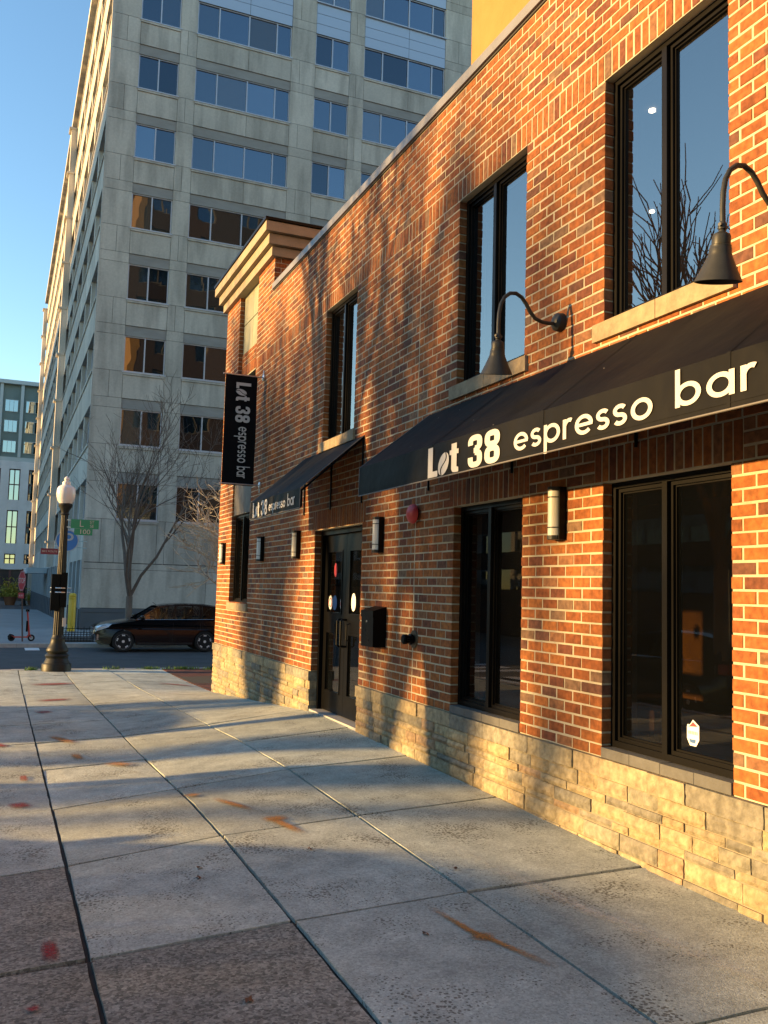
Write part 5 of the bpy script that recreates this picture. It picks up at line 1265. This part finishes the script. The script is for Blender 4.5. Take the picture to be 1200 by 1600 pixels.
q = MB(); q.lathe((2.98, 43.4, -.56), [(.165, -.02), (.165, .16), (.15, .17), (.15, .20), (.165, .21), (.165, 1.42), (.15, 1.44), (.165, 1.46), (.165, 1.53), (.15, 1.55), (.165, 1.57), (.165, 1.64), (.13, 1.70), (.06, 1.73)], 20); q.build('sleeve', m_yel, bo, smooth=True)
fe = thing('tree_box_fence', 'low black hooped iron fence round the soil bed by the street tree', 'fence', (4.3, 36.5, -.56))
FX0, FX1, FY0, FY1 = 2.15, 6.6, 35.7, 38.6
q = MB(); pk_ = MB()
def rail(a, b):
    for z in (.12, .36): q.tube([(a[0], a[1], -.56+z), (b[0], b[1], -.56+z)], .012, 5)
for a, b in (((FX0, FY0), (FX1, FY0)), ((FX0, FY1), (FX1, FY1)), ((FX0, FY0), (FX0, FY1)), ((FX1, FY0), (FX1, FY1))): rail(a, b)
n_ = 0
for a, b in (((FX0, FY0), (FX1, FY0)), ((FX0, FY0), (FX0, FY1)), ((FX0, FY1), (FX1, FY1))):
    L_ = math.hypot(b[0]-a[0], b[1]-a[1]); m_ = int(L_/.11)
    for i in range(m_+1):
        x, y = a[0]+(b[0]-a[0])*i/m_, a[1]+(b[1]-a[1])*i/m_; pk_.tube([(x, y, -.57), (x, y, -.56+(.44 if i % 2 else .36))], .009, 4)
q.build('rail', m_black, fe); pk_.build('pickets', m_black, fe)
q = MB(); q.box((FX0+.03, FY0+.03, -.62), (FX1-.03, FY1-.03, -.50)); struct(q.build('tree_bed_soil', mat('dark soil', (.05, .038, .028), 1, var=.3, vscale=6, bump=1, bscale=20)))
# low shrubs in the bed
m_shr = mat('dark shrub leaves', (.04, .055, .03), .8, var=.4, vscale=4)
rn = random.Random(9)
for i, (x, y) in enumerate(((5.6, 38.0), (5.9, 36.6))):
    t = thing('low_shrub', ['small dark shrub in the soil bed right of the street tree, farther one', 'small dark shrub in the soil bed hidden behind the parked car, nearer one'][i], 'shrub', (x, y, -.5))
    q = MB()
    for k_ in range(260):
        c = Vector((x+rn.gauss(0, .25), y+rn.gauss(0, .2), -.48+abs(rn.gauss(0, .2)))); u = Vector((rn.gauss(0, 1), rn.gauss(0, 1), rn.gauss(0, 1))).normalized()*.045; v = Vector((rn.gauss(0, 1), rn.gauss(0, 1), rn.gauss(0, 1))).normalized()*.045
        q.face([c-u, c+v, c+u])
    q.build('foliage', m_shr, t, fix=False)

# ------------------------------------------------------------------ black sport utility vehicle
m_car = mat('black car paint', (.003, .0035, .005), .2, .0, spec=.35, clear=.35)
m_tyre = mat('black tyre rubber', (.012, .012, .012), .85); m_rim = mat('polished alloy', (.8, .8, .8), .4, .1)
m_cgl = glass_mat('car glass', tint=(.4, .4, .4), refl=.04, through=.75, rcol=(.7, .7, .7))
m_chrome = mat('chrome trim', (.75, .75, .76), .15, 1.0); m_hl = mat('clear headlight', (.55, .6, .62), .12, .3, spec=1.0, clear=1); m_tail = mat('red tail light', (.35, .01, .01), .2, clear=1)
m_cint = mat('car interior', (.02, .018, .016), .8); m_plas = mat('black plastic trim', (.012, .012, .012), .6)
def car(label, loc, rz=0, group='parked cars'):
    """nose along -x, near side along -y, wheels on z=0"""
    t = thing('parked_car', label, 'car', (0, 0, 0), group)
    Wd = .965
    def arch(cx, r, n=10, a0=180, a1=0): return [(cx+r*math.cos(R(a0+(a1-a0)*i/n)), .37+r*math.sin(R(a0+(a1-a0)*i/n))) for i in range(n+1)]
    wf, wr, ar = .98, 3.80, .405
    top = [(.05, .50), (.03, .66), (.10, .80), (.22, .90), (.55, .99), (1.0, 1.06), (1.42, 1.12), (1.9, 1.135), (2.9, 1.145), (3.8, 1.17), (4.45, 1.22), (4.66, 1.15), (4.70, .95), (4.74, .72), (4.72, .42), (4.60, .28)]
    bottom = arch(wr, ar)[::-1]; bottom = [(wr+ar+.04, .27)] + bottom + [(wr-ar-.03, .25)] + [(2.4, .235)] + [(wf+ar+.03, .25)] + arch(wf, ar)[::-1] + [(wf-ar-.04, .26), (.22, .24), (.10, .32)]
    prof = top+bottom; nP = len(prof)
    def wy(x, z):
        f = 1.0
        if x < .9: f -= .16*((.9-x)/.9)**2.2
        if x > 4.0: f -= .10*((x-4.0)/.74)**2.2
        s_ = .035*max(0, (z-.62)/.5)**1.5
        return Wd*f - s_
    bm = bmesh.new(); rings = []
    cxm, czm = 2.4, .7
    for sgn, ins in ((-1, 0), (-1, 1), (1, 1), (1, 0)):
        ring = []
        for (x, z) in prof:
            y = wy(x, z)-(0 if ins == 0 else .075)
            if ins == 0:
                # side face inset a touch inside the profile for a rounded shoulder
                dx, dz = cxm-x, czm-z; l = math.hypot(dx*.35, dz); q_ = .035
                isar = (x, z) in bottom
                X, Z = (x, z) if isar else (x+dx*.012, z-(.035 if z > .9 else 0))
            else: X, Z = x, z
            ring.append(bm.verts.new((X, sgn*(wy(x, z) if ins == 0 else y), Z)))
        rings.append(ring)
    for r_ in range(3):
        for i in range(nP):
            j = (i+1) % nP; bm.faces.new([rings[r_][i], rings[r_][j], rings[r_+1][j], rings[r_+1][i]])
    for ring in (rings[0], rings[3]):
        from mathutils.geometry import tessellate_polygon
        tri = tessellate_polygon([[v.co for v in ring]])
        for a in tri:
            try: bm.faces.new([ring[i] for i in a])
            except Exception: pass
    bmesh.ops.recalc_face_normals(bm, faces=bm.faces); me = bpy.data.meshes.new('body'); bm.to_mesh(me); bm.free()
    for p in me.polygons: p.use_smooth = True
    me.set_sharp_from_angle(angle=R(30)); me.materials.append(m_car); o = bpy.data.objects.new('body', me); C.objects.link(o); o.parent = t
    # cabin: roof and pillars
    low = [(1.35, 1.115), (4.52, 1.20)]
    rf_ = [(2.12, 1.615), (2.5, 1.685), (3.1, 1.715), (3.8, 1.70), (4.30, 1.64), (4.42, 1.60)]
    def yin(z): return Wd-.05-(z-1.12)*.34
    # roof skin
    q = MB(); rfp = rf_
    for i in range(len(rfp)-1):
        (xa_, za), (xb2, zb2) = rfp[i], rfp[i+1]
        ys_ = [-1, -.75, 0, .75, 1]
        for k_ in range(4):
            def P(x, z, s_): return (x, s_*yin(z)*1.0, z-.045*abs(s_)**4)
            q.face([P(xa_, za, ys_[k_]), P(xa_, za, ys_[k_+1]), P(xb2, zb2, ys_[k_+1]), P(xb2, zb2, ys_[k_])])
            q.face([(xa_, ys_[k_]*yin(za), za-.09), (xb2, ys_[k_]*yin(zb2), zb2-.09), (xb2, ys_[k_+1]*yin(zb2), zb2-.09), (xa_, ys_[k_+1]*yin(za), za-.09)])
    for sgn in (-1, 1):
        for i in range(len(rfp)-1):
            (xa_, za), (xb2, zb2) = rfp[i], rfp[i+1]
            q.face([(xa_, sgn*yin(za), za-.045), (xb2, sgn*yin(zb2), zb2-.045), (xb2, sgn*yin(zb2-.09), zb2-.10), (xa_, sgn*yin(za-.09), za-.10)])
        def pillar(x0, z0, x1, z1, w0, w1):
            o2 = .0
            for dy in (0, -.03):
                q.face([(x0, sgn*(yin(z0)+dy), z0), (x0+w0, sgn*(yin(z0)+dy), z0), (x1+w1, sgn*(yin(z1)+dy), z1), (x1, sgn*(yin(z1)+dy), z1)])
            q.face([(x0, sgn*yin(z0), z0), (x0, sgn*(yin(z0)-.05), z0), (x1, sgn*(yin(z1)-.05), z1), (x1, sgn*yin(z1), z1)])
            q.face([(x0+w0, sgn*yin(z0), z0), (x0+w0, sgn*(yin(z0)-.05), z0), (x1+w1, sgn*(yin(z1)-.05), z1), (x1+w1, sgn*yin(z1), z1)])
        pillar(1.36, 1.10, 2.10, 1.57, .10, .08); pillar(2.62, 1.12, 2.72, 1.60, .07, .06); pillar(3.58, 1.13, 3.62, 1.62, .08, .06); pillar(4.10, 1.14, 4.02, 1.60, .46, .42)
    q.build('roof', m_car, t, fix=True)
    for sgn in (-1, 1):
        for pts in ([(1.50, 1.125), (2.62, 1.13), (2.72, 1.585), (2.18, 1.575)], [(2.69, 1.13), (3.58, 1.14), (3.62, 1.60), (2.78, 1.595)], [(3.66, 1.14), (4.12, 1.16), (4.04, 1.575), (3.68, 1.60)]):
            q = MB(); q.face([(x, sgn*(yin(z)-.018), z) for x, z in pts]); q.build('window', m_cgl, t, fix=False)
        q = MB(); q.tube([(1.42, sgn*(yin(1.12)+.0), 1.125), (2.6, sgn*yin(1.13), 1.135), (4.1, sgn*yin(1.15), 1.155)], .009, 5); q.build('chrome_strip', m_chrome, t)
        for x in (2.66, 3.62):
            q = MB(); q.box((x-.003, sgn*(Wd-.0)-.0015, .34), (x+.003, sgn*(Wd+.0005)+.0015, 1.02)); q.build('door_seam', m_plas, t)
        for x in (2.45, 3.45):
            q = MB(); q.tube([(x-.09, sgn*(Wd-.01), .93), (x-.07, sgn*(Wd+.03), .935), (x+.07, sgn*(Wd+.03), .94), (x+.09, sgn*(Wd-.01), .94)], .012, 6); q.build('door_handle', m_car, t)
        q = MB(); q.box((1.52, sgn*(Wd-.08), 1.12), (1.64, sgn*(Wd+.05), 1.15)); q.lathe((1.58, sgn*(Wd+.10), 1.19), [(.02, -.085), (.075, -.07), (.09, -.02), (.085, .05), (.05, .08)], 12); q.build('side_mirror', m_car, t, smooth=True)
        q = MB(); q.face([(.06, sgn*.62, .86), (.12, sgn*.86, .83), (.50, sgn*.945, .90), (.58, sgn*.93, .965), (.25, sgn*.82, .93)]); q.face([(.04, sgn*.60, .74), (.085, sgn*.86, .72), (.46, sgn*.965, .86), (.50, sgn*.953, .90), (.12, sgn*.87, .83), (.05, sgn*.62, .855)]); q.build('headlight', m_hl, t, fix=False)
        q = MB(); q.box((.10, sgn*.80-.06, .42), (.16, sgn*.80+.05, .60)); q.build('fog_light_trim', m_chrome, t)
        q = MB(); q.box((4.50, sgn*.80-.08, .95), (4.735, sgn*.80+.08, 1.14)); q.build('tail_light', m_tail, t)
        q = MB(); q.box((1.45, sgn*(Wd-.02), .27), (3.35, sgn*(Wd+.006), .335)); q.build('sill_trim', m_plas, t)
    q = MB(); q.face([(1.40, -.82, 1.115), (1.40, .82, 1.115), (2.12, .70, 1.60), (2.12, -.70, 1.60)]); q.build('windscreen', m_cgl, t, fix=False)
    q = MB(); q.face([(4.56, -.74, 1.20), (4.56, .74, 1.20), (4.42, .68, 1.585), (4.42, -.68, 1.585)]); q.build('rear_window', m_cgl, t, fix=False)
    q = MB()
    for z in (.60, .66, .72, .78): q.box((.015, -.55, z), (.09, .55, z+.028))
    q.build('grille', m_chrome, t)
    q = MB(); q.tube([(2.18, .0, 1.63), (2.05, 0, 1.72)], .008, 5); q.build('aerial', m_plas, t)
    q = MB(); q.box((1.7, -.75, .5), (4.2, .75, 1.0))
    for x in (2.25, 3.25):
        for y in (-.4, .4): q.box((x, y-.23, .95), (x+.14, y+.23, 1.38)); q.box((x+.02, y-.12, 1.381), (x+.12, y+.12, 1.55))
    q.build('seats', m_cint, t)
    for wx in (wf, wr):
        for sgn in (-1, 1):
            yc = sgn*(Wd-.115)
            q = MB(); q.lathe((wx, yc-.115, .37), [(.26, 0), (.345, .0), (.366, .03), (.37, .115), (.366, .20), (.345, .23), (.26, .23)], 32, 'y'); wh = q.build('wheel', m_tyre, t, smooth=True)
            q = MB(); yo = yc+sgn*.112
            n = 28
            for i in range(n):
                a0, a1 = 6.2832*i/n, 6.2832*(i+1)/n
                for (ro, ri, d0, d1) in ((.262, .232, .004, -.006), (.232, .225, -.006, -.07)):
                    q.face([(wx+ro*math.cos(a0), yo+sgn*d0, .37+ro*math.sin(a0)), (wx+ro*math.cos(a1), yo+sgn*d0, .37+ro*math.sin(a1)), (wx+ri*math.cos(a1), yo+sgn*d1, .37+ri*math.sin(a1)), (wx+ri*math.cos(a0), yo+sgn*d1, .37+ri*math.sin(a0))])
            for s5 in range(5):
                for off_ in (-.13, .13):
                    a = 6.2832*s5/5+.3; a2 = a+off_
                    p0 = (wx+.05*math.cos(a), .37+.05*math.sin(a)); p1 = (wx+.235*math.cos(a2), .37+.235*math.sin(a2)); nx_, nz_ = -math.sin(a2), math.cos(a2)
                    w0, w1 = .03, .022
                    q.face([(p0[0]-nx_*w0, yo, p0[1]-nz_*w0), (p0[0]+nx_*w0, yo, p0[1]+nz_*w0), (p1[0]+nx_*w1, yo+sgn*.004, p1[1]+nz_*w1), (p1[0]-nx_*w1, yo+sgn*.004, p1[1]-nz_*w1)])
            q.lathe((wx, yo-.004, .37), [(.05, 0), (.05, .01)], 12, 'y'); q.build('rim', m_rim, wh, fix=False)
    t.location = loc; t.rotation_euler.z = rz; return t
suv = car('black sport utility vehicle parked on the side street, half hidden by the restaurant corner', (2.98, 33.35, -.70))
for (x, y, rz, lb) in ((-5.3, 4.1, -math.pi/2, 'unseen parked black car added on the avenue behind the camera to shade the pavement'), (-5.3, 9.35, -math.pi/2, 'unseen parked black car added opposite the nearest windows to shade the pavement'), (-5.3, 17.6, -math.pi/2, 'unseen parked black car added opposite the far corner to shade the pavement')):
    c = copy_tree(suv); c.location = (x, y, gz(-4, y)-.24); c.rotation_euler.z = rz; c['label'] = lb  # unseen copies added along the avenue so their shadows fall on the pavement

# ------------------------------------------------------------------ scooter, stop sign
m_scr = mat('orange red scooter paint', (.50, .055, .03), .4)
sct = thing('electric_scooter', 'orange red electric kick scooter standing at the far kerb by the stop sign', 'scooter', (.75, 36.1, -.56))
SY = 36.1; z0 = -.558
for x in (.42, 1.10):
    q = MB(); q.lathe((x, SY-.025, z0+.125), [(.07, 0), (.115, .0), (.125, .012), (.125, .038), (.115, .05), (.07, .05)], 20, 'y'); wh = q.build('wheel', m_tyre, sct, smooth=True)
    q = MB(); q.lathe((x, SY-.03, z0+.125), [(.065, 0), (.065, .06)], 14, 'y'); q.build('rim', m_palepole if x > 1 else m_black, wh)
q = MB(); q.box((.50, SY-.08, z0+.13), (.98, SY+.08, z0+.18)); q.tube([(.42, SY, z0+.20), (.52, SY, z0+.16)], .03, 8); q.build('deck', m_scr, sct)
q = MB(); q.tube([(.96, SY, z0+.16), (1.02, SY, z0+.26), (.985, SY, z0+.55), (.92, SY, z0+1.10)], [.035, .035, .032, .028], 8); q.tube([(1.10, SY-.04, z0+.125), (1.03, SY-.03, z0+.3)], .018, 6); q.tube([(1.10, SY+.04, z0+.125), (1.03, SY+.03, z0+.3)], .018, 6); q.build('stem', m_scr, sct)
q = MB(); q.tube([(.92, SY-.26, z0+1.13), (.91, SY, z0+1.12), (.92, SY+.26, z0+1.13)], .02, 8); q.box((.86, SY-.06, z0+1.09), (.99, SY+.06, z0+1.17)); q.build('handlebar', m_black, sct)
q = MB(); q.box((.90, SY-.03, z0+.35), (.965, SY+.03, z0+.75)); q.build('battery', m_black, sct)
q = MB(); q.tube([(.30, SY, z0+.16), (.36, SY, z0+.25), (.46, SY, z0+.25)], .025, 6); q.build('mudguard', m_black, sct)
stp = thing('stop_sign', 'red stop sign seen almost edge on at the far kerb beside the scooter', 'sign', (.78, 36.0, -.56))
m_stop = mat('red sign face', (.42, .02, .03), .4); m_spole = mat('rusty sign post', (.10, .06, .045), .7)
an = R(72); ux, uy = math.cos(an), -math.sin(an)   # direction along the sign face
def sp_(u, z, w_): return (.66+ux*u+uy*w_*0+(-uy)*-w_, 35.95+uy*u+ux*-w_*-1*-1, z)
q = MB(); q.tube([(.80, 36.0, -.58), (.70, 36.0, 1.1), (.66, 36.0, 2.1)], .03, 6); q.build('post', m_spole, stp)
nrm = Vector((uy, -ux, 0)).normalized()
if nrm.y > 0: nrm = -nrm
Uv = Vector((0, 0, 1)).cross(nrm) * 1.0
cc_ = Vector((.66, 35.95, 1.66))
q = MB(); ro = .40
o8 = [(ro*math.cos(R(22.5+45*i)), ro*math.sin(R(22.5+45*i))) for i in range(8)]
fr_ = [cc_+Uv*a+Vector((0, 0, b)) for a, b in o8]; bk_ = [p-nrm*.006 for p in fr_]
q.face(fr_); q.face(bk_[::-1])
for i in range(8): q.face([fr_[i], bk_[i], bk_[(i+1) % 8], fr_[(i+1) % 8]])
q.build('octagon', m_stop, stp)
q = MB(); o8b = [(a*.93, b*.93) for a, b in o8]; o8c = [(a*.88, b*.88) for a, b in o8]
for i in range(8):
    j = (i+1) % 8; q.face([cc_+nrm*.002+Uv*o8b[i][0]+Vector((0, 0, o8b[i][1])), cc_+nrm*.002+Uv*o8b[j][0]+Vector((0, 0, o8b[j][1])), cc_+nrm*.002+Uv*o8c[j][0]+Vector((0, 0, o8c[j][1])), cc_+nrm*.002+Uv*o8c[i][0]+Vector((0, 0, o8c[i][1]))])
q.build('border', m_letter, stp, fix=False)
font('STOP', .28, m_letter, stp, cc_+nrm*.002, Uv, (0, 0, 1))
q = MB(); c2 = cc_-Vector((0, 0, .54)); P4 = [c2+Uv*a+Vector((0, 0, b)) for a, b in ((-.3, -.1), (.3, -.1), (.3, .1), (-.3, .1))]; q.face(P4); q.face([p-nrm*.005 for p in P4][::-1]); q.build('plaque', m_stop, stp, fix=False)
font('ALL WAY', .11, m_letter, stp, c2+nrm*.002, Uv, (0, 0, 1))

# ------------------------------------------------------------------ far planters and lamp
lamp('street_lamp', 'small distant street lamp with a white globe beyond the stop sign', 2.55, 121, -1.45)
m_pot = mat('terracotta pot', (.36, .15, .07), .8); m_yl = mat('yellow green shrub leaves', (.30, .29, .04), .8, var=.4, vscale=3)
for i, (x, y, s_) in enumerate(((1.0, 123, 1.35), (3.5, 123, .8), (-.9, 123, 1.1))):
    lb = ['distant yellow green shrub in a terracotta pot left of the stop sign', 'small distant yellow green shrub in a pot right of the far lamp', 'distant potted shrub at the left edge of the photo'][i]
    t = thing('potted_shrub', lb, 'plant', (x, y, -1.45))
    q = MB(); q.lathe((x, y, -1.45), [(.4*s_, 0), (.6*s_, .7*s_), (.65*s_, .75*s_), (.6*s_, .78*s_)], 16); q.build('pot', m_pot, t, smooth=True)
    q = MB(); rn = random.Random(i)
    for k_ in range(900):
        c = Vector((x+rn.gauss(0, .42*s_), y+rn.gauss(0, .42*s_), -1.45+.8*s_+abs(rn.gauss(0, .6*s_)))); u = Vector((rn.gauss(0, 1), rn.gauss(0, 1), rn.gauss(0, 1))).normalized()*.13*s_; v = Vector((rn.gauss(0, 1), rn.gauss(0, 1), rn.gauss(0, 1))).normalized()*.13*s_
        q.face([c-u, c+v, c+u])
    q.build('foliage', m_yl, t, fix=False)
bpy.context.view_layer.update()
